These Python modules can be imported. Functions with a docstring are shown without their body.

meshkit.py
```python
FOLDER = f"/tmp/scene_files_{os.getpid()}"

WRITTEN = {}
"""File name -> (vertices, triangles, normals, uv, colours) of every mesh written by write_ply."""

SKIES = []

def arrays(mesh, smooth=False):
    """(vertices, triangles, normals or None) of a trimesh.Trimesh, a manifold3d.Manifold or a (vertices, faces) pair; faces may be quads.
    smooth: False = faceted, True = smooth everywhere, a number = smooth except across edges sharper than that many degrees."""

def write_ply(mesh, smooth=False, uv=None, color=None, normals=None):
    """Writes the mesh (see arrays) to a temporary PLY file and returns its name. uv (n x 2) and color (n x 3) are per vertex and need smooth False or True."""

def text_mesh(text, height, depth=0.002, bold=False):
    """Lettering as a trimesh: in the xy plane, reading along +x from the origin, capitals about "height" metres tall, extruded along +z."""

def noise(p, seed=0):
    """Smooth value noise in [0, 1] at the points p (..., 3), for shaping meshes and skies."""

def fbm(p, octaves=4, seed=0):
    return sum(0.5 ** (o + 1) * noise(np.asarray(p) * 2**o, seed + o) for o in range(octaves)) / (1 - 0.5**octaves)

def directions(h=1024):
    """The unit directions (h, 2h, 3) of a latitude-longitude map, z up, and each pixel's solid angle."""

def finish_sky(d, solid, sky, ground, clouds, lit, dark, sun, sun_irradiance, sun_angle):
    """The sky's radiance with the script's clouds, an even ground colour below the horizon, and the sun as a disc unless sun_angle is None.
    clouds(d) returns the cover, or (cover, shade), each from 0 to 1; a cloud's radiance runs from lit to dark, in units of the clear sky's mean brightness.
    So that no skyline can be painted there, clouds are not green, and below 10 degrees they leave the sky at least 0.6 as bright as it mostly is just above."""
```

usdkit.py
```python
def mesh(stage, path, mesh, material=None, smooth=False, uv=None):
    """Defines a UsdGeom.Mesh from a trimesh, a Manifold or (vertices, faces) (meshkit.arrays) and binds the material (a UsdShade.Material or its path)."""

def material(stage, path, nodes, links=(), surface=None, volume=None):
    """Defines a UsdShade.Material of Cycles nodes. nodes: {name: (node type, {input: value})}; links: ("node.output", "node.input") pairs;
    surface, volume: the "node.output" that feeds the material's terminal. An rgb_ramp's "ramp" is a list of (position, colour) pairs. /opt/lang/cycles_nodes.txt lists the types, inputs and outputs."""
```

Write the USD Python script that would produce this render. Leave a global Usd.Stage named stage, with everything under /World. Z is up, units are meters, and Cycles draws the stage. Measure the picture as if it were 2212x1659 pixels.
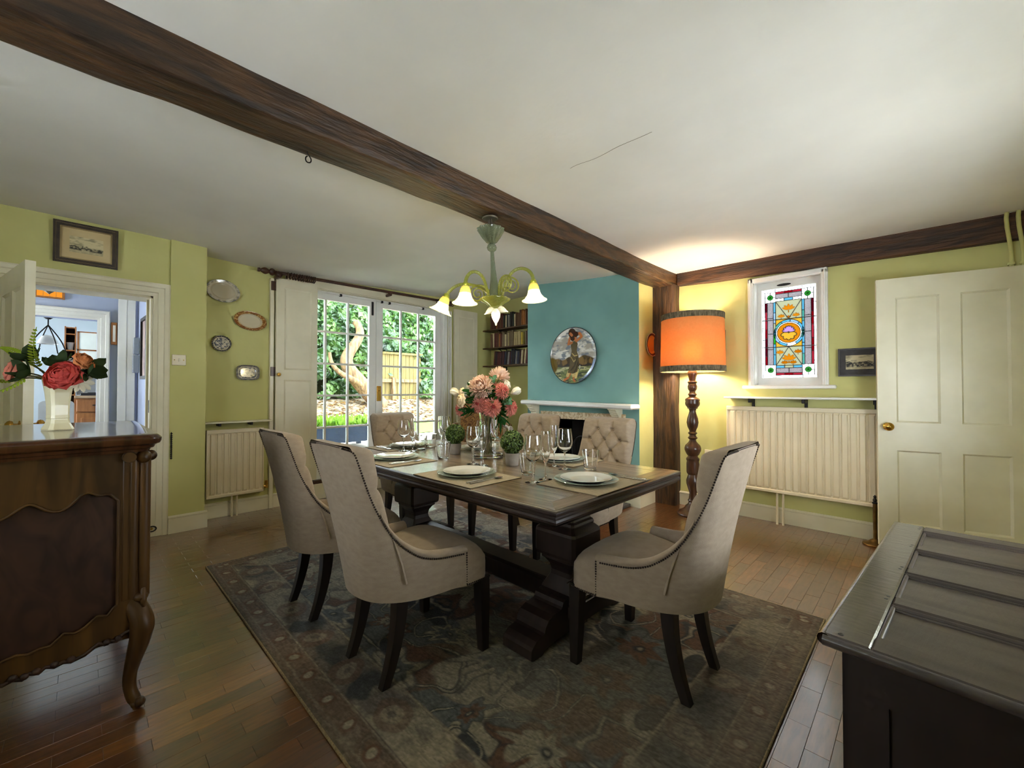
import math, random
import numpy as np, trimesh, shapely, shapely.affinity, usdkit, meshkit
from shapely.geometry import Polygon, Point, LineString, box as sbox
from pxr import Usd, UsdGeom, UsdLux, UsdShade, Gf, Sdf, Vt
PI = math.pi
R = random.Random(7)
NR = np.random.default_rng(7)
stage = Usd.Stage.CreateInMemory()
UsdGeom.SetStageUpAxis(stage, 'Z'); UsdGeom.SetStageMetersPerUnit(stage, 1.0)
UsdGeom.Xform.Define(stage, '/World'); UsdGeom.Scope.Define(stage, '/World/Looks')

# ---------------------------------------------------------------- camera, sky, sun, exposure
CAM_Z, YAW, PITCH = 1.16, math.radians(44.3), math.radians(0.85)
fw = np.array([-math.sin(YAW)*math.cos(PITCH), math.cos(YAW)*math.cos(PITCH), math.sin(PITCH)])
rt = np.array([math.cos(YAW), math.sin(YAW), 0.0]); upv = np.cross(rt, fw)
cam = UsdGeom.Camera.Define(stage, '/World/Camera')
m4 = np.eye(4); m4[0, :3] = rt; m4[1, :3] = upv; m4[2, :3] = -fw; m4[3, :3] = (0, 0, CAM_Z)
cam.AddTransformOp().Set(Gf.Matrix4d(*m4.flatten().tolist()))
cam.CreateHorizontalApertureAttr(36.0); cam.CreateVerticalApertureAttr(27.0)
cam.CreateFocalLengthAttr(36.0*910/2212); cam.CreateClippingRangeAttr(Gf.Vec2f(0.02, 200.0))
cam.CreateExposureAttr(0.3)
SKY, SUN = 6.0, 1.6
dome = UsdLux.DomeLight.Define(stage, '/World/Sky')
dome.CreateIntensityAttr(SKY); dome.CreateColorAttr(Gf.Vec3f(0.84, 0.92, 1.0))
sun = UsdLux.DistantLight.Define(stage, '/World/Sun')
sun.CreateIntensityAttr(SUN); sun.CreateColorAttr(Gf.Vec3f(1.0, 0.93, 0.8)); sun.CreateAngleAttr(3.0)
_d = np.array([-0.12, -0.80, 0.60]); _d /= np.linalg.norm(_d)          # direction towards the sun: along the garden side of the house
_x = np.cross([0, 0, 1.0], _d); _x /= np.linalg.norm(_x); _y = np.cross(_d, _x)
ms = np.eye(4); ms[0, :3] = _x; ms[1, :3] = _y; ms[2, :3] = _d
sun.AddTransformOp().Set(Gf.Matrix4d(*ms.flatten().tolist()))

# ---------------------------------------------------------------- helpers
def s(r, g, b):
    c = np.array([r, g, b])/255.0
    return tuple(np.where(c <= 0.04045, c/12.92, ((c+0.055)/1.055)**2.4))
_used = {}
def free(parent, name):
    k = _used.get((parent, name), 0); _used[(parent, name)] = k+1
    return f'{parent}/{name}' if k == 0 else f'{parent}/{name}_{k:03d}'
def props(p, label=None, cat=None, group=None, kind=None):
    for k, v in (('label', label), ('category', cat), ('group', group), ('kind', kind)):
        if v: p.SetCustomDataByKey(k, v)
    return p
def path(p): return '/World' if p is None else (p if isinstance(p, str) else str(p.GetPath()))
def obj(name, mesh, mat, parent=None, smooth=False, col=None, **kw):
    pa = free(path(parent), name)
    if isinstance(mesh, list): mesh = cat(mesh)
    m = usdkit.mesh(stage, pa, mesh, mat, smooth=True if col is not None else smooth)
    if col is not None:
        UsdGeom.PrimvarsAPI(m).CreatePrimvar('col', Sdf.ValueTypeNames.Color3fArray, 'vertex').Set(Vt.Vec3fArray.FromNumpy(np.asarray(col, np.float32)))
    return props(m.GetPrim(), **kw)
def thing(name, label, cat, loc=(0, 0, 0), rot=0, group=None, kind=None):
    x = UsdGeom.Xform.Define(stage, free('/World', name))
    x.AddTranslateOp().Set(Gf.Vec3d(*map(float, loc))); x.AddRotateZOp().Set(float(rot))
    return props(x.GetPrim(), label, cat, group, kind)
def dup(root, loc, rot=0, label=None, group=None, name=None, scale=None):
    was = root.GetCustomData()
    b = name or root.GetName().rstrip('0123456789').rstrip('_')
    x = UsdGeom.Xform.Define(stage, free('/World', b))
    x.GetPrim().GetReferences().AddInternalReference(root.GetPath())
    x.ClearXformOpOrder()
    x.AddTranslateOp().Set(Gf.Vec3d(*map(float, loc))); x.AddRotateZOp().Set(float(rot))
    if scale: x.AddScaleOp().Set(Gf.Vec3f(scale, scale, scale))
    x.GetPrim().SetInstanceable(True)
    return props(x.GetPrim(), label or was.get('label'), was.get('category'), group or was.get('group'))

def TM(v, f): return trimesh.Trimesh(np.asarray(v, float), np.asarray(f, int), process=False)
def cat(ms): return trimesh.util.concatenate([m for m in ms if m is not None])
def box(x0, x1, y0, y1, z0, z1, b=0.0):
    x0, x1 = min(x0, x1), max(x0, x1); y0, y1 = min(y0, y1), max(y0, y1); z0, z1 = min(z0, z1), max(z0, z1)
    if b <= 0:
        m = trimesh.creation.box(bounds=[[x0, y0, z0], [x1, y1, z1]]); return TM(m.vertices, m.faces)
    b = min(b, (x1-x0)*.45, (y1-y0)*.45, (z1-z0)*.45)
    P = []
    for sx, X in ((1, x0), (-1, x1)):
        for sy, Y in ((1, y0), (-1, y1)):
            for sz, Z in ((1, z0), (-1, z1)):
                P += [(X, Y+sy*b, Z+sz*b), (X+sx*b, Y, Z+sz*b), (X+sx*b, Y+sy*b, Z)]
    h = trimesh.convex.convex_hull(np.array(P)); return TM(h.vertices, h.faces)
def grid(P, cu=False, cv=False, flip=False):
    P = np.asarray(P, float); nu, nv = P.shape[:2]
    iu = np.arange(nu if cu else nu-1); iv = np.arange(nv if cv else nv-1)
    a, b = np.meshgrid(iu, iv, indexing='ij'); a2, b2 = (a+1) % nu, (b+1) % nv
    q = np.stack([a*nv+b, a2*nv+b, a2*nv+b2, a*nv+b2], -1).reshape(-1, 4)
    f = np.vstack([q[:, [0, 1, 2]], q[:, [0, 2, 3]]])
    if flip: f = f[:, ::-1]
    return TM(P.reshape(-1, 3), f)
def lathe(prof, n=28, at=(0, 0, 0), sx=1, sy=1):
    prof = np.array(prof, float); a = np.arange(n)*2*PI/n
    P = np.stack([prof[:, 0][None]*np.cos(a)[:, None]*sx, prof[:, 0][None]*np.sin(a)[:, None]*sy, np.broadcast_to(prof[:, 1], (n, len(prof)))], -1)
    return grid(P+np.array(at), cu=True)
def tube(pts, r, n=8, closed=False, cap=True):
    p = np.asarray(pts, float); N = len(p); r = np.broadcast_to(r, (N,)).astype(float)
    t = np.roll(p, -1, 0)-np.roll(p, 1, 0) if closed else np.gradient(p, axis=0)
    t /= np.linalg.norm(t, axis=1, keepdims=True)+1e-12
    a = np.cross(t[0], [0, 0, 1.0] if abs(t[0][2]) < .9 else [1.0, 0, 0]); A = []
    for i in range(N):
        a = a-t[i]*(a@t[i]); a = a/(np.linalg.norm(a)+1e-12); A.append(a)
    A = np.array(A); Bn = np.cross(t, A); g = np.arange(n)*2*PI/n
    P = p[:, None]+r[:, None, None]*(np.cos(g)[None, :, None]*A[:, None]+np.sin(g)[None, :, None]*Bn[:, None])
    m = grid(P, cu=closed, cv=True)
    if cap and not closed:
        v = np.vstack([m.vertices, p[0], p[-1]]); k = len(m.vertices); i = np.arange(n); j = (i+1) % n
        f = np.vstack([m.faces, np.stack([np.full(n, k), j, i], 1), np.stack([np.full(n, k+1), (N-1)*n+i, (N-1)*n+j], 1)])
        m = TM(v, f[:, ::-1])
    return m
def loft(secs, cap=True):                        # sections: lists of points with one count, bottom to top
    P = np.asarray(secs, float); n = P.shape[1]
    m = grid(np.swapaxes(P, 0, 1), cu=True)
    if cap:
        k = P.shape[0]; v = np.vstack([m.vertices, P[0].mean(0), P[-1].mean(0)]); i = np.arange(n); j = (i+1) % n; c = n*k
        f = np.vstack([m.faces, np.stack([np.full(n, c), j*k, i*k], 1), np.stack([np.full(n, c+1), i*k+k-1, j*k+k-1], 1)])
        m = TM(v, f)
    return m
def sqloft(prof, cx=0, cy=0, ch=.12):            # (half x, half y, z[, dx, dy]) with chamfered corners
    S = []
    for q in prof:
        hx, hy, z = q[:3]; dx, dy = (q[3], q[4]) if len(q) > 3 else (0, 0); c = ch*min(hx, hy)
        S.append([(cx+dx+x, cy+dy+y, z) for x, y in ((hx-c, -hy), (hx, -hy+c), (hx, hy-c), (hx-c, hy), (-hx+c, hy), (-hx, hy-c), (-hx, -hy+c), (-hx+c, -hy))])
    return loft(S)
def prism(poly, h0, h1, plane='xy'):             # polygon extruded along the plane's third axis
    if not hasattr(poly, 'geom_type'): poly = Polygon(poly)
    if not poly.is_valid: poly = poly.buffer(0)
    out = []
    for g in getattr(poly, 'geoms', [poly]):
        if g.area < 1e-9: continue
        m = trimesh.creation.extrude_polygon(g, h1-h0, engine='earcut'); v = np.array(m.vertices); v[:, 2] += h0; f = np.array(m.faces)
        if plane == 'xz': v = v[:, [0, 2, 1]]; f = f[:, ::-1]
        elif plane == 'yz': v = v[:, [2, 0, 1]]
        out.append(TM(v, f))
    return cat(out)
def xf(m, M): return TM(trimesh.transformations.transform_points(m.vertices, M), m.faces if np.linalg.det(M[:3, :3]) > 0 else m.faces[:, ::-1])
def mv(m, d): return TM(m.vertices+np.array(d, float), m.faces)
def rot(deg, axis, at=(0, 0, 0)): return trimesh.transformations.rotation_matrix(math.radians(deg), axis, at)
def frame_to(z, at=(0, 0, 0), spin=0, sc=1.0):   # matrix taking +z to the direction z
    z = np.array(z, float); z /= np.linalg.norm(z); x = np.cross([0, 0, 1.0] if abs(z[2]) < .95 else [1.0, 0, 0], z); x /= np.linalg.norm(x); y = np.cross(z, x)
    c, w = math.cos(spin), math.sin(spin); M = np.eye(4); M[:3, 0] = (x*c+y*w)*sc; M[:3, 1] = (-x*w+y*c)*sc; M[:3, 2] = z*sc; M[:3, 3] = at; return M
def sphere(c, r, sub=2, sz=1.0):
    m = trimesh.creation.icosphere(sub, r); v = np.array(m.vertices); v[:, 2] *= sz; return TM(v+np.array(c, float), m.faces)
def cyl(c, r, z0, z1, n=20): return lathe([(0, z0), (r, z0), (r, z1), (0, z1)], n, at=(c[0], c[1], 0))
def rod(a, b, r, n=8): return tube(np.array([a, (np.array(a)+np.array(b))/2, b], float), r, n)
def bez(pts, n=16):
    p = np.array(pts, float); t = np.linspace(0, 1, n)[:, None]; k = len(p)-1
    return sum(math.comb(k, i)*(1-t)**(k-i)*t**i*p[i] for i in range(k+1))
def spline(pts, n=40):
    from scipy.interpolate import CubicSpline
    p = np.array(pts, float); d = np.r_[0, np.cumsum(np.linalg.norm(np.diff(p, axis=0), axis=1))]
    return CubicSpline(d, p)(np.linspace(0, d[-1], n))

# ---------------------------------------------------------------- materials
LK = '/World/Looks/'
MC = {}
def mat(name, c1, c2=None, scale=6.0, stretch=(1, 1, 1), rough=.5, metal=0.0, bump=0.0, bscale=40.0, bstretch=None, detail=4, dist=.0, lo=.35, hi=.65, rand=0.0, world=False, **pr):
    """principled with a two-tone noise; bump; rand varies the value per object"""
    if name in MC: return MC[name]
    c2 = c2 or tuple(np.array(c1)*.88)
    n = {'tc': ('geometry', {}) if world else ('texture_coordinate', {}), 'mp': ('mapping', {'scale': stretch}),
         'n': ('noise_texture', {'scale': scale, 'detail': detail, 'distortion': dist}), 'r': ('rgb_ramp', {'ramp': [(lo, c1), (hi, c2)]}),
         'p': ('principled_bsdf', {'roughness': rough, 'metallic': metal, **pr})}
    src = 'tc.position' if world else 'tc.object'
    l = [(src, 'mp.vector'), ('mp.vector', 'n.vector'), ('n.fac', 'r.fac')]
    if rand:
        n['oi'] = ('object_info', {}); n['mr'] = ('map_range', {'from_min': 0.0, 'from_max': 1.0, 'to_min': 1-rand, 'to_max': 1+rand}); n['h'] = ('hsv', {'hue': .5, 'saturation': 1.0, 'fac': 1.0})
        l += [('oi.random', 'mr.value'), ('mr.result', 'h.value'), ('r.color', 'h.color'), ('h.color', 'p.base_color')]
    else: l += [('r.color', 'p.base_color')]
    if bump:
        n['mb'] = ('mapping', {'scale': bstretch or (1, 1, 1)}); n['nb'] = ('noise_texture', {'scale': bscale, 'detail': 4.0}); n['b'] = ('bump', {'strength': 1.0, 'distance': bump})
        l += [(src, 'mb.vector'), ('mb.vector', 'nb.vector'), ('nb.fac', 'b.height'), ('b.normal', 'p.normal')]
    MC[name] = usdkit.material(stage, LK+name, n, l, 'p.BSDF'); return MC[name]
def colmat(name, rough=.5, bump=0.0, bscale=300.0, **pr):
    n = {'a': ('attribute', {'attribute': 'col'}), 'p': ('principled_bsdf', {'roughness': rough, **pr})}; l = [('a.color', 'p.base_color')]
    if bump:
        n['tc'] = ('texture_coordinate', {}); n['nb'] = ('noise_texture', {'scale': bscale, 'detail': 3.0}); n['b'] = ('bump', {'strength': 1.0, 'distance': bump})
        l += [('tc.object', 'nb.vector'), ('nb.fac', 'b.height'), ('b.normal', 'p.normal')]
    MC[name] = usdkit.material(stage, LK+name, n, l, 'p.BSDF'); return MC[name]
def pane_mat(name, tint=(.95, .97, .96), f=1.0):
    MC[name] = usdkit.material(stage, LK+name, {'t': ('transparent_bsdf', {'color': tint}), 'g': ('glossy_bsdf', {'color': (1, 1, 1), 'roughness': 0.02}), 'fr': ('fresnel', {'IOR': 1.35}), 'm': ('mix_closure', {})},
        [('fr.fac', 'm.fac'), ('t.BSDF', 'm.closure1'), ('g.BSDF', 'm.closure2')], 'm.closure'); return MC[name]
def translucent(name, diff, trans, f=.5, rough=None, clear=None, fc=.5, soft=0, tex=0):
    n = {'d': ('diffuse_bsdf', {'color': diff}), 't': ('translucent_bsdf', {'color': trans}), 'm': ('mix_closure', {'fac': f}), 'nz': ('noise_texture', {'scale': 60.0}), 'tc': ('texture_coordinate', {}),
         'rp': ('rgb_ramp', {'ramp': [(.3, tuple(np.array(diff)*.9)), (.7, diff)]})}
    l = [('tc.object', 'nz.vector'), ('nz.fac', 'rp.fac'), ('rp.color', 'd.color'), ('d.BSDF', 'm.closure1'), ('t.BSDF', 'm.closure2')]
    if tex:
        n['n3'] = ('noise_texture', {'scale': 75.0, 'detail': 4.0, 'distortion': 2.5}); n['rt'] = ('rgb_ramp', {'ramp': [(.40, trans), (.47, tuple(np.array(trans)*(1-tex)*np.array([1, .9, .85]))), (.54, trans)]}); l += [('tc.object', 'n3.vector'), ('n3.fac', 'rt.fac'), ('rt.color', 't.color')]
    out = 'm.closure'
    if clear is not None and np.any(clear):
        n['c'] = ('refraction_bsdf', {'color': clear, 'roughness': soft, 'IOR': 1.02}) if soft else ('transparent_bsdf', {'color': clear}); n['m2'] = ('mix_closure', {'fac': fc}); l += [('m.closure', 'm2.closure1'), ('c.BSDF', 'm2.closure2')]; out = 'm2.closure'
    MC[name] = usdkit.material(stage, LK+name, n, l, out); return MC[name]
def glow(name, c, st):
    MC[name] = usdkit.material(stage, LK+name, {'e': ('emission', {'color': c, 'strength': st})}, [], 'e.emission'); return MC[name]

WALLG = mat('wall_green', s(198, 194, 128), s(190, 186, 118), scale=2.5, rough=.75, bump=.002, bscale=14)
TEAL = mat('wall_teal', s(122, 164, 158), s(110, 152, 146), scale=2.2, rough=.7, bump=.002, bscale=12)
CEIL = mat('ceiling_paint', s(226, 222, 212), s(216, 212, 202), scale=1.5, rough=.8, bump=.003, bscale=7)
CREAM = mat('cream_gloss', s(224, 216, 190), s(214, 206, 178), scale=4, rough=.35, bump=.0006, bscale=30)
WHITEP = mat('white_gloss', s(232, 230, 224), s(222, 220, 214), scale=4, rough=.35, bump=.0005, bscale=30)
RADM = mat('radiator_enamel', s(222, 208, 178), s(216, 202, 170), scale=5, rough=.4)
OAK = mat('old_beam_oak', s(84, 56, 30), s(36, 23, 14), scale=3.5, stretch=(5, .9, 5), rough=.5, bump=.012, bscale=9, bstretch=(6, .8, 6), detail=5, dist=1.2)
OAKX = mat('old_beam_oak_across', s(92, 58, 34), s(40, 25, 16), scale=3.5, stretch=(.7, 5, 5), rough=.65, bump=.012, bscale=9, bstretch=(.8, 6, 6), detail=5, dist=1.2)
OAKZ = mat('old_post_oak', s(88, 60, 36), s(40, 26, 17), scale=3.5, stretch=(5, 5, .7), rough=.7, bump=.014, bscale=9, bstretch=(6, 6, .8), detail=5, dist=1.2)
BRASS = mat('brass', s(222, 178, 90), s(190, 145, 66), scale=12, rough=.22, metal=1.0)
IRON = mat('black_iron', s(40, 38, 38), s(26, 24, 24), scale=20, rough=.5, metal=.6)
DARKW = mat('espresso_wood', s(46, 34, 30), s(30, 22, 20), scale=6, stretch=(6, 1, 1), rough=.38, bump=.0004, bscale=60)
LEGW = mat('chair_leg_wood', s(36, 27, 24), s(24, 18, 16), scale=8, stretch=(6, 6, 1), rough=.42)
WALNUT = mat('turned_walnut', s(84, 52, 34), s(56, 34, 24), scale=8, stretch=(5, 5, 1), rough=.3)
LINEN = mat('beige_linen', s(154, 137, 118), s(136, 119, 101), scale=26, stretch=(1, 1, 2.2), rough=.92, bump=.0007, bscale=380, detail=5, lo=.25, hi=.8, sheen_weight=.12)
# ================================================================ the room
def struct(name, mesh, m, label, cat_='wall', smooth=False, parent=None):
    return obj(name, mesh, m, parent, smooth, label=label, cat=cat_, kind='structure') if parent is None else obj(name, mesh, m, parent, smooth)
XL, XP, XR, YF, YB = -4.63, -4.375, 0.75, 4.30, 3.87
ZT = 2.62
# floor slab and wood blocks: 68 x 227 mm, half bond, running along y
fl = struct('floor', box(XL-.25, XR+.2, -1.95, YF+.25, -.12, -.013), mat('floor_pitch', s(38, 26, 18), s(28, 19, 13), rough=.8), 'brown wood-block floor of the dining room', 'floor')
BW, BL = .068, .2267
ftones = [(s(112, 66, 28), s(88, 51, 21)), (s(98, 58, 26), s(76, 45, 20)), (s(88, 52, 25), s(68, 40, 19)), (s(122, 76, 33), s(98, 59, 25)), (s(94, 61, 34), s(74, 48, 27))]
FM = [mat(f'floor_block_tone_{"abcde"[i]}', a, b, scale=9, stretch=(7, 1, 1), rough=.27, bump=.0008, bscale=24, bstretch=(3, .6, 1), detail=6, rand=.12, coat_weight=1.0, coat_roughness=.2, coat_ior=1.85) for i, (a, b) in enumerate(ftones)]
blocks = []
for i in range(int((XR-XL)/BW)+2):
    x0 = XL-.01+i*BW
    y = -1.75+(BL/2 if i % 2 else 0)
    while y < YF:
        blocks.append((x0, y)); y += BL
def in_frame(x, y, z=0.0):
    d = np.array([x, y, z-CAM_Z]); w = d@fw
    if w < .2: return None
    px, py = 1106+910*(d@rt)/w, 829.5-910*(d@upv)/w
    return (px, py, w) if -40 < px < 2250 and py < 1700 else None
RUG = (-3.366, -.368, .587, 2.63)
near, rest = [], []
for b in blocks:
    cx, cy = b[0]+BW/2, b[1]+BL/2
    q = in_frame(cx, cy)
    under = RUG[0]+.05 < cx < RUG[1]-.05 and RUG[2]+.12 < cy < RUG[3]-.12
    if q is None or under or (-3.05 < cx < -2.0 and cy < .1) or cx > -.08 and cy < 2.4 or cx < -4.38 and cy < .7: rest.append(b)
    else: near.append((q[2], b))
near.sort(); rest += [b for _, b in near[298:]]
def block(b, g=.00028):
    z = R.uniform(-.0006, .0002)
    x0, x1, y0, y1 = b[0]+g, min(b[0]+BW-g, XR), b[1]+g, min(b[1]+BL-g, YF)
    c = .0007
    v = [(x0, y0, -.012), (x1, y0, -.012), (x1, y1, -.012), (x0, y1, -.012), (x0, y0, z-c), (x1, y0, z-c), (x1, y1, z-c), (x0, y1, z-c), (x0+c, y0+c, z), (x1-c, y0+c, z), (x1-c, y1-c, z), (x0+c, y1-c, z)]
    f = []
    for k in (0, 4):
        for i in range(4): j = (i+1) % 4; f += [(k+i, k+j, k+4+j), (k+i, k+4+j, k+4+i)]
    f += [(8, 9, 10), (8, 10, 11)]
    return TM(v, f)
for _, b in near[:298]: obj('wood_block', block(b), FM[R.choice([0, 0, 1, 1, 1, 2, 2, 3, 4])], fl)
groups = [[] for _ in FM]
for b in rest: groups[R.choice([0, 0, 1, 1, 1, 2, 2, 3, 4])].append(block(b))
FMR = mat('floor_block_many', s(102, 61, 27), s(79, 47, 21), scale=9, stretch=(7, 1, 1), rough=.27, bump=.0008, bscale=24, bstretch=(3, .6, 1), detail=6, coat_weight=1.0, coat_roughness=.2, coat_ior=1.85)
obj('wood_blocks_stuff', cat([m for g in groups for m in g]), FMR, fl, kind='stuff')

# ceiling: old, gently uneven
from scipy.interpolate import RBFInterpolator
cpts = np.array([(-4.4, -.4, 2.405), (-4.4, .5, 2.39), (-4.63, .78, 2.372), (-4.63, 1.3, 2.352), (-4.63, 2.2, 2.372), (-4.63, 3.4, 2.41), (-4.63, 4.3, 2.45), (-3.5, 3.87, 2.455), (-2.8, 3.87, 2.392), (-2.02, 3.87, 2.345), (-1.74, 4.3, 2.348), (-.6, 4.3, 2.335),
                 (.42, 4.3, 2.318), (.75, 4.3, 2.32), (-1.8, 2.2, 2.35), (-1.8, .7, 2.36), (-1.8, 0, 2.36), (-2.0, 1.0, 2.36), (-3.2, 1.0, 2.37), (-3.2, 2.6, 2.39), (0, 2, 2.36), (0, 0, 2.37), (-1.8, -1.7, 2.37), (-4.4, -1.7, 2.41), (.75, -1.7, 2.37)])
rb = RBFInterpolator(cpts[:, :2], cpts[:, 2], smoothing=1e-4)
def ceil_z(x, y): return float(rb(np.array([[x, y]]))[0])
gx, gy = np.linspace(XL-.24, XR+.19, 60), np.linspace(-1.9, YF+.24, 66)
G = np.stack(np.meshgrid(gx, gy, indexing='ij'), -1); gz = rb(G.reshape(-1, 2)).reshape(60, 66)
top = np.concatenate([G, gz[..., None]], -1)
struct('ceiling', [grid(top, flip=True), box(gx[0], gx[-1], gy[0], gy[-1], ZT, ZT+.1)], CEIL, 'uneven off-white plaster ceiling', 'ceiling', smooth=True)
obj('crack', tube(spline([(x, y, ceil_z(x, y)-.0004) for x, y in ((-.885, 1.833), (-.969, 1.831), (-1.071, 1.828), (-1.198, 1.838), (-1.303, 1.823), (-1.345, 1.827))], 24), .0011, 5), mat('plaster_crack', s(150, 140, 124)), '/World/ceiling')
struct('roof', [box(XL-.6, XR+.9, -2.4, YF+.5, ZT+.12, ZT+.2), box(XL-.3, XR+3.6, -5.0, -1.96, 2.26, 2.34), box(XR+.21, XR+3.6, -5.0, 5.0, 2.26, 2.34)], mat('roof_dark', s(90, 80, 75)), 'house roof slab with its veranda eaves', 'roof')

def wall_hole(x0, x1, z0, z1, holes):
    p = sbox(x0, z0, x1, z1)
    for h in holes: p = p.difference(sbox(*h))
    return p
# far wall with the stained glass window
struct('wall_far', prism(wall_hole(-2.0, XR+.2, 0, ZT, [(-1.105, 1.205, -.595, 2.155)]), YF, YF+.22, 'xz'), WALLG, 'green painted far wall with the stained glass window')
struct('wall_alcove', prism(wall_hole(XL-.22, -3.5, 0, ZT, []), YF, YF+.22, 'xz'), WALLG, 'green back wall of the alcove behind the bookshelves')
FP = (-3.12, -.1, -2.3, .835)
br = struct('wall_chimney', prism(wall_hole(-3.504, -2.015, 0, ZT, [FP]), YB+.004, YF+.1, 'xz'), WALLG, 'chimney breast wall painted teal in front and green on its side')
obj('teal_face', prism(wall_hole(-3.504, -2.0155, 0, ZT, [FP]), YB, YB+.004, 'xz'), TEAL, br)
obj('fireback', [box(FP[0]-.02, FP[2]+.02, YB+.40, YB+.43, 0, .9), box(FP[0]-.02, FP[0], YB+.004, YB+.4, 0, .9), box(FP[2], FP[2]+.02, YB+.004, YB+.4, 0, .9), box(FP[0]-.02, FP[2]+.02, YB+.01, YB+.4, .835, .86)], mat('soot', s(28, 24, 23), s(16, 13, 12), rough=.9), br)
# left side: door wall, pier, recess, french door wall
struct('wall_left', prism(wall_hole(-1.95, .51, 0, ZT, [(-.36, -.1, .40, 1.91)]), XL+.01, -4.40, 'yz'), WALLG, 'green left wall around the open doorway to the hall')
struct('wall_pier', box(XL-.2, XP, .505, .746, 0, ZT), WALLG, 'narrow green pier with the light switch', smooth=False)
struct('wall_window', prism(wall_hole(.746, YF+.2, 0, ZT, [(1.50, .18, 3.43, 2.27)]), XL-.22, XL, 'yz'), WALLG, 'green wall around the French doors')
struct('wall_right', prism(wall_hole(-1.95, YF+.22, 0, ZT, [(1.75, .62, 2.85, 1.5)]), XR, XR+.2, 'yz'), WALLG, 'green right wall beside the camera')
struct('wall_near', prism(wall_hole(XL-.2, XR+.2, 0, ZT, [(-1.85, .95, -.95, 2.05)]), -1.95, -1.75, 'xz'), WALLG, 'green wall behind the camera with a window')
# skirting
def skirt(name, a, b, out, label, h=.135, t=.018, ends=(0, 0)):
    a, b, out = np.array(a, float), np.array(b, float), np.array(out, float)
    prof = [(0, 0), (t, 0), (t, h-.022), (t+.004, h-.018), (t+.004, h-.010), (t-.006, h-.004), (t-.010, h), (0, h)]
    S = [[(p[0]+out[0]*u, p[1]+out[1]*u, z) for u, z in prof] for p in (a, b)]
    m = loft(S); 
    if (b-a)[0]*out[1]-(b-a)[1]*out[0] > 0: m = TM(m.vertices, m.faces[:, ::-1])
    return struct(name, m, CREAM, label, 'baseboard')
skirt('baseboard_far', (-1.79, YF), (XR, YF), (0, -1), 'cream skirting board under the far radiator')
skirt('baseboard_chimney', (-2.28, YB), (-2.0, YB), (0, -1), 'short cream skirting board on the chimney breast front')
skirt('baseboard_breast_side', (-2.015, YB-.02), (-2.015, YF-.1), (1, 0), 'cream skirting board on the side of the chimney breast')
skirt('baseboard_pier', (XP, .505), (XP, .765), (1, 0), 'cream skirting board around the narrow pier', h=.142)
skirt('baseboard_recess', (XL, .746), (XL, 1.45), (1, 0), 'cream skirting board under the small radiator')
skirt('baseboard_window', (XL, 3.45), (XL, YF), (1, 0), 'cream skirting board right of the French doors')
skirt('baseboard_alcove', (XL, YF), (-3.504, YF), (0, -1), 'cream skirting board in the alcove')
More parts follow.
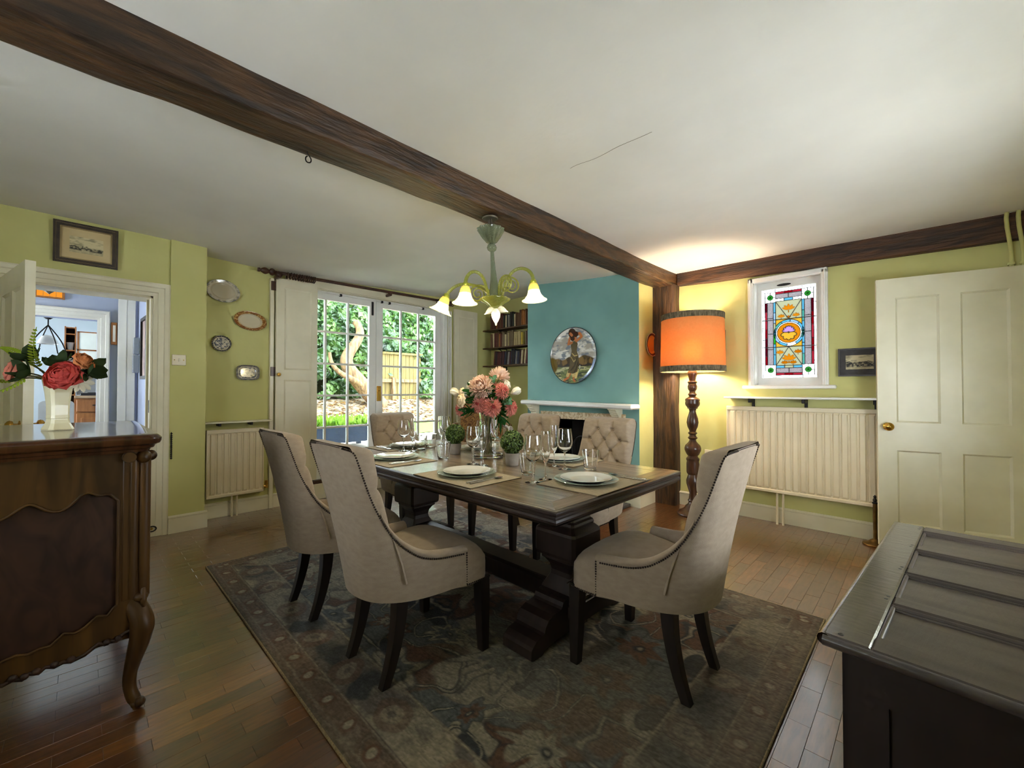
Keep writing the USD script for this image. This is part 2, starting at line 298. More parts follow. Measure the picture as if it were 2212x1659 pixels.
# hand-hewn timbers
def hewn(x0, x1, y0, y1, z0, z1, axis, nl, seed, amp=.012, taper=None):
    n = 10; L = np.linspace(0, 1, nl); S = []
    lo, hi = np.array([x0, y0, z0]), np.array([x1, y1, z1])
    ax = axis; o = [i for i in range(3) if i != ax]
    per = []
    for k in range(n): per.append((k/n, 0.))
    for k in range(n): per.append((1., k/n))
    for k in range(n): per.append((1-k/n, 1.))
    for k in range(n): per.append((0., 1-k/n))
    per = np.array(per)
    c = .06; q = per.copy(); near_c = (np.abs(per-.5) > .5-c).all(1); q[near_c] = .5+(per[near_c]-.5)*(1-c*.9)
    for t in L:
        P = np.zeros((len(q), 3)); P[:, ax] = lo[ax]+(hi[ax]-lo[ax])*t
        w = taper(t) if taper else (0, 1)
        u = q.copy(); u[:, 0] = w[0]+(w[1]-w[0])*u[:, 0]
        for k, i in enumerate(o): P[:, i] = lo[i]+(hi[i]-lo[i])*u[:, k]
        N = np.zeros_like(P); f = np.array([1, 1, 1.])*6; f[ax] = 1.6
        g = meshkit.fbm(P*f+seed*7.3, 4)-.5; g2 = meshkit.fbm(P*np.array([1, 1, 1])*2.2+seed, 2)-.5
        nrm = np.zeros_like(P)
        for k, i in enumerate(o):
            nrm[:, i] += (q[:, k] > .93).astype(float)-(q[:, k] < .07)
        P = P+nrm*(g*amp*1.4+g2*amp*1.2)[:, None]; P[:, ax] = lo[ax]+(hi[ax]-lo[ax])*t
        S.append(P)
    m = loft(S)
    if m.volume < 0: m = TM(m.vertices, m.faces[:, ::-1])
    return m
bm = struct('ceiling_beam', hewn(-2.005, -1.795, -1.76, YF-.02, 2.222, 2.46, 1, 170, 3, .018), OAK, 'dark hand-hewn oak beam across the ceiling', 'beam', smooth=40)
wbm = hewn(-1.78, XR, YF-.07, YF+.05, 2.182, 2.45, 0, 70, 5, .018); wv = np.array(wbm.vertices); wv[:, 2] -= .038*(wv[:, 0]+.66)
struct('wall_beam', TM(wv, wbm.faces), OAKX, 'dark oak beam along the top of the far wall', 'beam', smooth=40)
struct('corner_post', hewn(-2.055, -1.79, YF-.13, YF+.1, 0, 2.235, 2, 70, 8, .016, taper=lambda t: (.10-.16*max(0, t-.75)/.25, 1.0)), OAKZ, 'dark oak post between chimney breast and far wall', 'pillar', smooth=40)
# ================================================================ windows, doors, shutters, trim
def bx(b=.003): return lambda *a: box(*a, b=b)
# ---- stained glass window (glass plane at y = 4.42)
W1 = thing('window_1', 'small white window with a colourful leaded stained glass panel', 'window', (0, 0, 0), kind='structure')
ax0, ax1, az0, az1 = -1.147, -.552, 1.20, 2.178
for nm_, m in (('architrave', [box(ax0, ax0+.045, YF-.028, YF+.01, az0, az1, .006), box(ax0+.012, ax0+.03, YF-.036, YF, az0, az1-.01, .005), box(ax1-.045, ax1, YF-.028, YF+.01, az0, az1-.012, .006), box(ax1-.03, ax1-.012, YF-.036, YF, az0, az1-.02, .005),
                          box(ax0, ax1, YF-.028, YF+.01, az1-.045, az1, .006)]),
               ('sill', [box(ax0-.045, ax1+.05, YF-.055, YF+.14, az0-.028, az0+.004, .008)]),
               ('reveal', [box(-1.105, -1.095, YF, YF+.135, 1.205, 2.155), box(-.605, -.595, YF, YF+.135, 1.205, 2.155), box(-1.105, -.595, YF, YF+.135, 2.145, 2.155), box(-1.105, -.595, YF, YF+.135, 1.204, 1.21)])):
    obj(nm_, m, WHITEP, W1)
gx0, gx1, gz0, gz1, gy = -1.060, -.648, 1.272, 2.078, 4.42
so = sbox(-1.095, 1.21, -.605, 2.145).difference(sbox(gx0, gz0, gx1, gz1))
obj('sash', [prism(so, gy-.02, gy+.02, 'xz'), prism(sbox(gx0-.012, gz0-.012, gx1+.012, gz1+.012).difference(sbox(gx0, gz0, gx1, gz1)), gy-.028, gy-.02, 'xz')], WHITEP, W1)
obj('vent', [prism(Polygon([(-.885+.055*math.cos(a), 2.108+.011*math.sin(a)) for a in np.linspace(0, 2*PI, 20)]), gy-.026, gy-.019, 'xz')], IRON, W1)
def gl(name, c, clear=.25, k=.30, tex=0):
    c = np.array(c)*k
    return translucent('stained_'+name, tuple(np.array(c)*.5), tuple(np.minimum(1, np.array(c)*1.0)), .85, clear=tuple(np.minimum(1, c)), fc=clear, tex=tex)
SG = dict(w=gl('white', s(246, 246, 250), k=1.3), t=gl('textured', s(232, 226, 228), k=.27, tex=.55), r=gl('red', s(196, 52, 78)), p=gl('pink', s(222, 108, 128)), m=gl('magenta', s(150, 40, 80)), b=gl('blue', s(160, 220, 240)), l=gl('paleblue', s(205, 228, 248)),
          g=gl('green', s(110, 214, 110)), k=gl('deepgreen', s(40, 170, 40)), y=gl('yellow', s(244, 214, 120)), a=gl('amber', s(238, 184, 76)), c=gl('cream', s(240, 240, 214), k=.25), q=gl('aqua', s(150, 215, 205)), v=gl('mauve', s(226, 196, 236)), f=gl('gold', s(226, 166, 40)))
def UV(u, v): return (gx0+u*(gx1-gx0), gz1-v*(gz1-gz0))
def uvbox(u0, v0, u1, v1): a, b = UV(u0, v1), UV(u1, v0); return sbox(a[0], a[1], b[0], b[1])
panes = []
def strip(u0, v0, u1, v1, cols, vert):
    n = len(cols)
    for i, c in enumerate(cols):
        panes.append((uvbox(u0, v0+(v1-v0)*i/n, u1, v0+(v1-v0)*(i+1)/n) if vert else uvbox(u0+(u1-u0)*i/n, v0, u0+(u1-u0)*(i+1)/n, v1), c))
strip(0, .03, .05, .97, 'wwwwwww', True); strip(.95, .03, 1, .97, 'wwwwww', True); strip(0, 0, 1, .03, 'wwww', False); strip(0, .97, 1, 1, 'wwww', False)
strip(.05, .145, .095, .855, 'mpprmmr', True); strip(.905, .145, .95, .855, 'mrprp', True); strip(.255, .03, .74, .056, 'prp', False); strip(.255, .944, .74, .97, 'prp', False)
strip(.095, .145, .21, .855, 'tttt', True); strip(.785, .145, .905, .855, 'tttt', True); strip(.255, .056, .74, .108, 'tt', False); strip(.255, .89, .74, .944, 'tt', False)
strip(.21, .145, .255, .855, 'blcgbb', True); strip(.74, .145, .785, .855, 'bqbbbq', True); strip(.255, .108, .74, .138, 'wbw', False); strip(.255, .862, .74, .89, 'bcb', False)
ar = (gz1-gz0)/(gx1-gx0)
for u0, v0, u1, v1 in ((.05, .03, .255, .145), (.74, .03, .95, .145), (.05, .855, .255, .97), (.74, .855, .95, .97)):
    sq = uvbox(u0, v0, u1, v1); c = sq.centroid; ro = c.buffer(.023)
    q = sq.difference(ro); x0, z0, x1, z1 = sq.bounds
    for bb in ((x0, z0, c.x, c.y), (c.x, z0, x1, c.y), (x0, c.y, c.x, z1), (c.x, c.y, x1, z1)): panes.append((q.intersection(sbox(*bb)), 'w'))
    panes.append((ro.difference(c.buffer(.010)), 'g')); panes.append((c.buffer(.010), 'k'))
ctr = Point(*UV(.4975, .5)); R1, R2, R3 = .119, .098, .089
for (va, vb, fl_) in ((.138, .345, 0), (.655, .862, 1)):
    A, B, C, D = UV(.255, va), UV(.74, va), UV(.74, vb), UV(.255, vb); mid = UV(.4975, vb if not fl_ else va)
    if not fl_: tri = Polygon([A, B, mid])
    else: tri = Polygon([D, C, mid])
    panes.append((tri, 'c'))
    rest_ = Polygon([A, B, C, D]).difference(tri)
    for g_ in rest_.geoms: panes.append((g_, 'c'))
cb = uvbox(.255, .345, .74, .655).difference(ctr.buffer(R1))
for g_ in getattr(cb, 'geoms', [cb]): panes.append((g_, 'y'))
ring = ctr.buffer(R1).difference(ctr.buffer(R2))
for i in range(10):
    a0, a1 = 2*PI*i/10+.2, 2*PI*(i+1)/10+.2
    panes.append((ring.intersection(Polygon([(ctr.x, ctr.y)]+[(ctr.x+.3*math.cos(a), ctr.y+.3*math.sin(a)) for a in np.linspace(a0, a1, 5)])), 'blbqblbwbq'[i]))
panes.append((ctr.buffer(R2).difference(ctr.buffer(R3)), 'w'))
disc = ctr.buffer(R3)
pet = lambda cx, cy, r, a, w=.4: shapely.affinity.translate(shapely.affinity.rotate(shapely.affinity.scale(Point(r/2, 0).buffer(r/2), 1, w), math.degrees(a), origin=(0, 0)), cx, cy)
flower = shapely.union_all([pet(ctr.x, ctr.y+.012, .05, math.radians(a), .45) for a in (10, 40, 70, 90, 110, 140, 170)]).intersection(disc)
low = shapely.union_all([pet(ctr.x, ctr.y-.004, .062, math.radians(a), .6) for a in (-15, -55, -90, -125, -165)]).difference(flower).intersection(disc)
panes += [(flower, 'v'), (low, 'y'), (disc.difference(flower).difference(low), 'a')]
tape = 2.0e-3
got, decor = [], []
def sprig(u, v, r, up):     # painted fleur ornament on the triangles
    cx, cy = UV(u, v); sg = 1 if up else -1
    return shapely.union_all([pet(cx, cy, r, sg*math.radians(a), .38) for a in (90, 50, 130, 20, 160)]+[pet(cx, cy-sg*r*.1, r*.5, -sg*PI/2, .3)])
for u, v, r in ((.4975, .24, .05), (.36, .32, .03), (.635, .32, .03), (.4975, .80, .055), (.33, .725, .032), (.665, .725, .032), (.4975, .33, .02), (.42, .84, .03), (.575, .84, .03)):
    decor.append(sprig(u, v, r, True))
dec = shapely.union_all(decor)
for p, c in panes:
    p = p.buffer(-tape)
    if p.is_empty: continue
    for g_ in getattr(p, 'geoms', [p]):
        if g_.area < 6e-6: continue
        got.append(g_)
        d = g_.intersection(dec) if c == 'c' else None
        if d is not None and not d.is_empty:
            obj('pane', prism(g_.difference(dec), gy-.002, gy+.002, 'xz'), SG[c], W1)
            for h_ in getattr(d, 'geoms', [d]):
                if h_.area > 4e-6: obj('pane', prism(h_, gy-.002, gy+.002, 'xz'), SG['a' if R.random() < .5 else 'f'], W1)
        else: obj('pane', prism(g_, gy-.002, gy+.002, 'xz'), SG[c], W1)
lead = sbox(gx0-.002, gz0-.002, gx1+.002, gz1+.002).difference(shapely.union_all(got))
obj('lead_came', [prism(lead, gy-.004, gy+.004, 'xz'), box(gx0, gx1, gy-.012, gy-.005, UV(0, .345)[1]-.003, UV(0, .345)[1]+.003), box(gx0, gx1, gy-.012, gy-.005, UV(0, .655)[1]-.003, UV(0, .655)[1]+.003)], mat('lead', s(70, 72, 76), s(52, 54, 58), rough=.6, metal=.3), W1)

# ---- panelled door leaf in local x (width), y (thickness), z
def leaf(W, H, T, rails, cols, stile=.1, rec=.012, mould=.012):
    """frame with recessed panels; rails: z of panel bands [(z0,z1)], cols: [(x0,x1)]"""
    hole = [sbox(a, c, b, d) for a, b in cols for c, d in rails]
    fr = sbox(0, 0, W, H).difference(shapely.union_all(hole))
    out = [prism(fr, -T/2, T/2, 'xz')]
    pan = [prism(h.buffer(.001, join_style=2), -T/2+rec, T/2-rec, 'xz') for h in hole]
    md = []
    for h in hole:
        x0, z0, x1, z1 = h.bounds
        for sgn in (-1, 1):
            e = sgn*T/2
            for k, (P, Q) in enumerate((((x0, z0), (x1, z0)), ((x1, z0), (x1, z1)), ((x1, z1), (x0, z1)), ((x0, z1), (x0, z0)))):
                inw = [(0, 1), (-1, 0), (0, -1), (1, 0)][k]
                sec = lambda p, d: [(p[0]+d[0]*0, e-sgn*.001, p[1]+d[1]*0), (p[0]+d[0]*mould, e-sgn*(rec+.0005), p[1]+d[1]*mould), (p[0], e-sgn*(rec+.002), p[1])]
                along = np.array(Q)-np.array(P); L = np.linalg.norm(along); al = along/L
                def pt(p, off, sg2): return (p[0]+inw[0]*off+al[0]*off*sg2, p[1]+inw[1]*off+al[1]*off*sg2)
                A = [pt(P, 0, 1), pt(P, mould, 1), pt(P, 0, 1)]; Bq = [pt(Q, 0, -1), pt(Q, mould, -1), pt(Q, 0, -1)]
                ys = [e-sgn*.001, e-sgn*(rec+.0005), e-sgn*(rec+.002)]
                md.append(loft([[(A[i][0], ys[i], A[i][1]) for i in range(3)], [(Bq[i][0], ys[i], Bq[i][1]) for i in range(3)]]))
    return out, pan, md
def door(name, label, W, H, T, rails, cols, loc, rotz, M, knob=None, kz=.93, flip=False, cat_='door'):
    t = thing(name, label, cat_, loc, rotz, kind='structure')
    f, p, md = leaf(W, H, T, rails, cols)
    obj('frame', f+md, M, t)
    for q in p: obj('panel', q, M, t)
    if knob is not None:
        for sg in (-1, 1):
            k = lathe([(.0, .058), (.014, .056), (.026, .048), (.03, .038), (.026, .028), (.012, .022), (.011, .008), (.026, .004), (.028, 0), (0, 0)], 24)
            obj('knob', xf(k, frame_to((0, sg, 0), (knob, sg*T/2, kz))), BRASS, t, smooth=40)
    return t
# white door opened against the far wall, hinged out of frame at the right
d1 = door('door_1', 'cream four-panel door with round brass knob, standing open at the right', .775, 1.942, .04, [(.17, .70), (.90, 1.80)], [(.105, .335), (.44, .67)], (-.245, 4.105, .028), 12.8, CREAM, knob=.055, kz=.87)
# door leaf seen edge-on, opened from the hall doorway
d2 = door('door_2', 'cream panelled door seen nearly edge-on, open beside the sideboard', .765, 1.895, .042, [(.18, .74), (.93, 1.76)], [(.11, .35), (.43, .66)], (-4.395, -.365, .008), 12, CREAM, knob=.70, kz=.95)
# trim round the hall doorway
def arch_trim(name, label, y0, y1, zt, X, w, d=.03, sgn=1, M=CREAM, parent_kind='trim'):
    prof = [(0, 0), (0, .012), (.25, .016), (.3, .022), (.62, .024), (.68, .033), (.9, .036), (1, .030), (1, 0)]
    t = thing(name, label, parent_kind, kind='structure')
    def jamb(y, dr):
        S = [[(X+sgn*h*d/.03, y+dr*u*w, z+(u*w if z > .1 else 0)) for u, h in prof] for z in (0, zt)]
        return loft(S)
    obj('jamb', jamb(y0, -1), M, t); obj('jamb', jamb(y1, 1), M, t)
    S = [[(X+sgn*h*d/.03, y+dr*u*w, zt+u*w) for u, h in prof] for y, dr in ((y0, -1), (y1, 1))]
    obj('head', loft(S), M, t); return t
tr1 = arch_trim('trim_1', 'cream moulded architrave around the hall doorway', -.36, .40, 1.91, -4.40, .105)
obj('lining', [box(XL-.0, -4.40, .385, .40, 0, 1.91), box(XL-.0, -4.40, -.36, -.345, 0, 1.91), box(XL-.0, -4.40, -.36, .40, 1.895, 1.91), box(-4.55, -4.51, .37, .385, 0, 1.895)], CREAM, tr1)
obj('strike_plate', [box(-4.46, -4.43, .383, .386, .98, 1.08), box(-4.47, -4.44, .383, .386, .12, .17)], IRON, tr1)

# ---- French doors: two glazed leaves of 3 x 5 panes
XD = -4.70
GLASS = pane_mat('window_glass')
def french(name, label, y0, y1, side):
    t = thing(name, label, 'glazed door', kind='structure')
    z0, z1 = .20, 2.245; st = .085
    ga, gb = y0+st, y1-st; zb, zt = .40, 2.155
    if side < 0: gb = y1-.083
    fr = sbox(y0, z0, y1, z1).difference(sbox(ga, zb, gb, zt))
    obj('frame', prism(fr, XD-.022, XD+.022, 'yz'), WHITEP, t)
    cw, rh = (gb-ga)/3, (zt-zb)/5; w = .011
    for i in (1, 2): obj('glazing_bar', box(XD-.018, XD+.018, ga+cw*i-w, ga+cw*i+w, zb, zt, .004), WHITEP, t)
    for j in range(1, 5): obj('glazing_bar', box(XD-.017, XD+.017, ga, gb, zb+rh*j-w, zb+rh*j+w, .004), WHITEP, t)
    for i in range(3):
        for j in range(5): obj('pane', box(XD-.002, XD+.002, ga+cw*i+.008, ga+cw*(i+1)-.008, zb+rh*j+.008, zb+rh*(j+1)-.008), GLASS, t)
    return t
fd1 = french('door_3', 'left white glazed leaf of the French doors', 1.535, 2.463, -1)
fd2 = french('door_4', 'right white glazed leaf of the French doors with a brass lock', 2.467, 3.405, 1)
obj('lock_plate', [box(XD+.02, XD+.034, 2.475, 2.53, 1.03, 1.21, .004), box(XD+.03, XD+.06, 2.497, 2.507, 1.15, 1.16)], BRASS, fd2)
obj('bolt', [box(XD+.02, XD+.032, 2.405, 2.43, 2.05, 2.21, .003), rod((XD+.04, 2.417, 2.06), (XD+.04, 2.417, 2.2), .006)], IRON, fd1)
tr2 = thing('trim_2', 'white frame and threshold around the French doors', 'trim', kind='structure')
obj('jamb', [box(XL-.2, XL+.0, 1.50, 1.53, .18, 2.27), box(XL+.0, XL+.012, 1.46, 1.505, .18, 2.27, .003)], WHITEP, tr2)
obj('jamb', [box(XL-.2, XL, 3.41, 3.43, .18, 2.27), box(XL, XL+.016, 3.425, 3.475, .18, 2.27, .004), box(XL-.02, XL+.02, 3.49, 3.51, .18, 2.24, .004), box(XL, XL+.022, 3.52, 3.545, .18, 2.24, .004)], WHITEP, tr2)
obj('head', [box(XL-.2, XL, 1.50, 3.43, 2.25, 2.27), box(XL-.0, XL+.02, 1.44, 3.50, 2.255, 2.335, .006), box(XL, XL+.03, 1.44, 3.50, 2.325, 2.342, .004)], CREAM, tr2)
obj('threshold', [box(XL-.22, XL+.01, 1.50, 3.43, .165, .2)], WALNUT, tr2)
obj('apron', [box(XL-.19, XL+.012, 1.46, 3.47, 0, .165, .004)], CREAM, tr2)
# net-curtain wire and brackets across the head
cw_ = thing('curtain_track', 'thin white curtain track across the top of the French doors', 'curtain track')
obj('rail', rod((XD+.06, 1.54, 2.218), (XD+.06, 3.40, 2.218), .006), WHITEP, cw_)
for y in (2.02, 2.52, 2.62, 3.1): obj('bracket', box(XD+.045, XD+.072, y-.012, y+.012, 2.205, 2.232, .003), IRON, cw_)
# shutters
def shutter(name, label, y0, y1, x, rotz=0):
    W, H = y1-y0, 2.05
    t = thing(name, label, 'shutter', (x, y0, .225), 90+rotz)
    f, p, md = leaf(W, H, .03, [(.09, 1.04), (1.14, H-.09)], [(.075, W-.06)], rec=.006, mould=.018)
    obj('frame', f+md, CREAM, t)
    for q in p: obj('panel', q, CREAM, t)
    return t
sh1 = shutter('window_shutter', 'tall cream panelled shutter with a brass knob left of the French doors', 1.345, 1.742, XL+.045)
obj('knob', xf(lathe([(0, .045), (.012, .043), (.018, .034), (.012, .022), (.007, .016), (.007, .0), (0, 0)], 20), frame_to((0, -1, 0), (.02, -.015, 1.09))), BRASS, sh1, smooth=40)
sh2 = shutter('window_shutter', 'tall cream panelled shutter folded back right of the French doors', 3.575, 3.985, XL+.03)
sh3 = thing('shutter_post', 'narrow cream post with iron hinges behind the left shutter', 'post')
obj('post', box(XL, XL+.035, 1.30, 1.336, .0, 2.27, .004), CREAM, sh3)
for z in (.42, 1.3, 2.15): obj('hinge', [box(XL+.034, XL+.043, 1.305, 1.35, z, z+.09, .002), rod((XL+.045, 1.338, z), (XL+.045, 1.338, z+.09), .007)], WALNUT, sh3)
# curtain pole
RODW = mat('curtain_pole_wood', s(74, 40, 24), s(50, 26, 17), scale=10, rough=.4)
cp = thing('curtain_pole', 'dark turned wooden curtain pole with finial above the French doors', 'curtain pole')
obj('pole', rod((-4.52, 1.28, 2.312), (-4.52, 3.62, 2.335), .016, 12), RODW, cp, smooth=True)
obj('finial', xf(lathe([(0, 0), (.018, .002), (.02, .018), (.013, .026), (.02, .035), (.03, .055), (.032, .07), (.022, .09), (.016, .1), (.03, .112), (.034, .13), (.024, .146), (.018, .155)], 20), frame_to((0, 1, 0), (-4.52, 1.165, 2.311))), RODW, cp, smooth=40)
obj('bracket', [box(-4.63, -4.49, 1.335, 1.365, 2.26, 2.30, .008), sphere((-4.52, 1.35, 2.295), .034, 2)], RODW, cp)
obj('bracket', [box(-4.63, -4.5, 2.55, 2.575, 2.28, 2.31, .006), sphere((-4.52, 2.56, 2.312), .024, 2)], RODW, cp)
RORD = 'leftmost second third fourth fifth sixth seventh eighth ninth tenth eleventh twelfth'.split()
for i, y in enumerate([1.43, 1.46, 1.488, 1.512, 1.54, 1.565, 1.588, 1.61, 1.632, 1.653, 1.672, 1.69]+[3.25+.024*k for k in range(11)]):
    tt = np.linspace(0, 2*PI, 17)[:-1]
    rg = obj('curtain_ring', [tube([(-4.52+.03*math.cos(a), y+.004*math.sin(a), 2.312+.008*(y-1.28)+.03*math.sin(a)-.012) for a in tt], .006, 6, closed=True)], RODW, None, smooth=True,
        label=f'{RORD[i if i < 12 else i-12]} dark wooden ring in the bunch at the {"left" if i < 12 else "right"} end of the curtain pole', cat='curtain ring', group='curtain rings at the left end' if i < 12 else 'curtain rings at the right end')

# ---- radiators
def radiator(name, label, W, H, loc, rotz, nf):
    t = thing(name, label, 'radiator', loc, rotz)
    T = .05; P = []; n = nf; pitch = (W-.05)/n
    prof = []
    for i in range(n):
        x = .025+i*pitch
        prof += [(x, 0), (x+pitch*.18, .014), (x+pitch*.72, .014), (x+pitch*.9, 0)]
    zz = np.array([.02, .034, .048, H-.062, H-.046, H-.03]); am = np.array([0, 0, 1, 1, 0, 0])
    xs = np.array([0, .012]+[p[0] for p in prof]+[W-.012, W]); hs = np.array([0, 0]+[p[1] for p in prof]+[0, 0])
    Gd = np.array([[(x, -T-(h-.007)*a+(.004 if 0 < k < 5 else 0), z) for k, (z, a) in enumerate(zip(zz, am))] for x, h in zip(xs, hs)])
    obj('front_panel', [grid(Gd), box(0, W, -T+.008, -T+.02, .004, H-.01), box(0, W, -T-.006, -T+.02, .004, .03, .004), box(0, W, -T-.006, -T+.02, H-.045, H-.008, .004), box(0, .012, -T-.004, -T+.02, .004, H-.008, .003), box(W-.012, W, -T-.004, -T+.02, .004, H-.008, .003)], RADM, t)
    obj('rear_panel', [box(.0, W, -.02, -.008, .01, H-.01, .003), box(.0, .01, -T+.01, -.01, .02, H-.02)], RADM, t)
    obj('valve', [cyl((W+.03, -.03), .014, .03, .10, 12), rod((W, -.03, .05), (W+.03, -.03, .05), .009)], BRASS, t)
    return t
r1 = radiator('radiator', 'large cream panel radiator under the stained glass window', 1.36, .755, (-1.315, YF-.04, .268), 0, 24)
obj('pipe', [rod((.40, -.035, -.268), (.40, -.035, .02), .009)], RADM, r1, smooth=True); obj('pipe', [rod((.445, -.035, -.268), (.445, -.035, .02), .009)], RADM, r1, smooth=True)
r2 = radiator('radiator', 'small cream panel radiator in the recess below the wall plates', .455, .625, (XL+.035, .785, .187), 90, 8)
obj('pipe', [rod((.2, -.03, -.187), (.2, -.03, .02), .008)], RADM, r2, smooth=True); obj('pipe', [rod((.24, -.03, -.187), (.24, -.03, .02), .008)], RADM, r2, smooth=True)
t = thing('radiator_shelf', 'long thin white shelf above the large radiator', 'shelf')
obj('board', box(-1.31, -.20, YF-.19, YF, 1.085, 1.102, .005), WHITEP, t)
for x in (-1.12, -.72, -.27): obj('bracket', [box(x, x+.022, YF-.14, YF, 1.05, 1.085, .003), box(x, x+.022, YF-.02, YF, 1.0, 1.085, .003)], IRON, t)
t = thing('radiator_shelf', 'short thin white shelf above the small radiator', 'shelf')
obj('board', box(XL, XL+.15, .75, 1.30, .862, .876, .004), CREAM, t)
for y in (.87, 1.12): obj('bracket', [box(XL, XL+.11, y, y+.02, .835, .862, .003)], IRON, t)
# ================================================================ rug, table, chairs
# rug: painted medallion pattern on a dense sheet
def lerp(a, b, t): return a+(b-a)*np.clip(t, 0, 1)[..., None]
nx_, ny_ = 660, 450
ux, uy = np.meshgrid(np.linspace(0, 1, nx_), np.linspace(0, 1, ny_), indexing='ij')
LX, LY = RUG[1]-RUG[0], RUG[3]-RUG[2]
X, Y = ux*LX, uy*LY
cx, cy = np.abs(X-LX/2), np.abs(Y-LY/2)               # mirrored both ways, as woven
e = np.minimum(LX/2-cx, LY/2-cy)                      # distance to the edge
P3 = np.stack([cx*1.0, cy*1.0, np.zeros_like(cx)], -1)
wx, wy = meshkit.fbm(P3*5+3, 3)-.5, meshkit.fbm(P3*5+31, 3)-.5
qx, qy = cx+wx*.16, cy+wy*.16
cream, rust, navy, blue, taupe, olive = [np.array(s(*c)) for c in ((134, 124, 104), (92, 62, 46), (44, 48, 52), (82, 86, 84), (98, 80, 64), (88, 78, 62))]
C = np.zeros(X.shape+(3,)); C[:] = taupe
C = lerp(C, rust, (meshkit.fbm(P3*3.1+11, 3)-.40)*7)
def blobs(sc, sd, th, w): return np.clip((meshkit.fbm(np.stack([qx*sc, qy*sc, np.full_like(qx, sd)], -1), 2, seed=sd)-th)/w, 0, 1)
C = lerp(C, cream, blobs(4.2, 5, .56, .07))
C = lerp(C, blue, blobs(5.6, 9, .60, .05)); C = lerp(C, navy, blobs(6.4, 13, .66, .03))
# vines: level lines of a warped field, pale with a dark edge
fv = meshkit.fbm(np.stack([qx*2.6, qy*2.6, np.full_like(qx, 2.)], -1), 2, seed=21); dv = np.abs((fv*7) % 1-.5)*2
C = lerp(C, navy, (dv-.80)*12*(dv < .93)); C = lerp(C, cream, (dv-.91)*14)
# rosettes with petals
for k, (rx, ry, r0) in enumerate([(0, 0, .30), (.52, .36, .2), (.95, .12, .19), (.98, .62, .17), (.30, .70, .17), (.62, .02, .12), (1.22, .42, .13), (.25, .36, .10), (.7, .62, .11), (.05, .52, .10)]):
    dx, dy = qx-rx, qy-ry; r = np.hypot(dx, dy)/r0; a = np.arctan2(dy, dx); pr = r/(.80+.2*np.cos(a*(8 if k % 2 else 6)))
    C = lerp(C, [rust, cream, blue][k % 3], (1-pr)*9); C = lerp(C, navy, (1-np.abs(pr-.93)*9)*.8)
    C = lerp(C, [cream, blue, rust][k % 3], (.62-pr)*12); C = lerp(C, navy, (.2-r)*14*.8); C = lerp(C, cream, (.09-r)*20)
    C = lerp(C, navy, (np.cos(a*(12 if k % 2 else 10))-.86)*8*((pr < .9)*(pr > .3))*.55)
# border bands
def band(a, b, col, k=1.0):
    global C
    t = np.clip((e-a)/.006, 0, 1)*np.clip((b-e)/.006, 0, 1); C = lerp(C, col, t*k)
along = np.where(LX/2-cx < LY/2-cy, cy, cx)
band(0, .30, taupe, .75); band(.115, .285, blue, .45)
bl = meshkit.fbm(np.stack([along*7+wx, e*9, np.zeros_like(e)], -1), 2, seed=4)
inb = (e < .285)*(e > .12)
C = lerp(C, navy, inb*np.clip((bl-.56)*12, 0, 1)*.9); C = lerp(C, cream, inb*np.clip((.42-bl)*10, 0, 1)*.8)
ph = (along+wx*.1) % .34-.17; rr = np.hypot(ph, e-.2+wy*.05)/.075
C = lerp(C, rust, np.clip((1-rr)*8*inb, 0, .55)); C = lerp(C, cream, np.clip((.6-rr)*9*inb, 0, .5)); C = lerp(C, navy, np.clip((.25-rr)*9*inb, 0, .6))
in2 = (e < .10)*(e > .035); ph = (along+wx*.08) % .17-.085; rr = np.hypot(ph, e-.068)/.036
C = lerp(C, rust, (1-rr)*6*in2*.8); C = lerp(C, cream, (.6-rr)*7*in2)
band(.108, .118, cream, .8); band(.283, .297, cream, .8); band(.297, .304, navy, .6); band(.026, .034, cream, .7); band(0, .016, olive, .9)
# wear: yarn streaks and faded patches
PW = np.stack([X, Y, np.zeros_like(X)], -1)
fade = meshkit.fbm(PW*1.3+50, 3); C = lerp(C, cream*.9, np.clip((fade-.48)*3.0, 0, .42)); 
yarn = meshkit.noise(np.stack([X*60, Y*230, np.zeros_like(X)], -1), 5); sp = meshkit.noise(PW*150, 6)
C = C*(.62+.62*yarn[..., None])*(.75+.5*sp[..., None]); C = lerp(C, C.mean(-1, keepdims=True)*np.array([1.04, 1.0, .92]), np.full(X.shape, .22))
zr = .0125+.0016*(yarn-.5)+.0016*(sp-.5)-.006*np.clip(1-e/.012, 0, 1)**2
GR = np.stack([RUG[0]+X, RUG[2]+Y, zr], -1)
RUGM = colmat('rug_wool', rough=.95, bump=.0022, bscale=130)
rug = thing('area_rug', 'large faded oriental rug in grey, rust and blue under the dining table', 'rug')
obj('pile', grid(GR), RUGM, rug, col=np.clip(C*1.02, 0, 1).reshape(-1, 3))
obj('binding', [box(RUG[0]-.004, RUG[1]+.004, y-.004, y+.004, .0002, .0095, .002) for y in RUG[2:]]+[box(x-.004, x+.004, RUG[2]-.004, RUG[3]+.004, .0002, .0095, .002) for x in RUG[:2]]+[box(RUG[0], RUG[1], RUG[2], RUG[3], .0002, .004)], mat('rug_binding', s(150, 132, 98), s(112, 96, 72), scale=160, rough=.95), rug)
RT = .013                                            # height of the rug's top

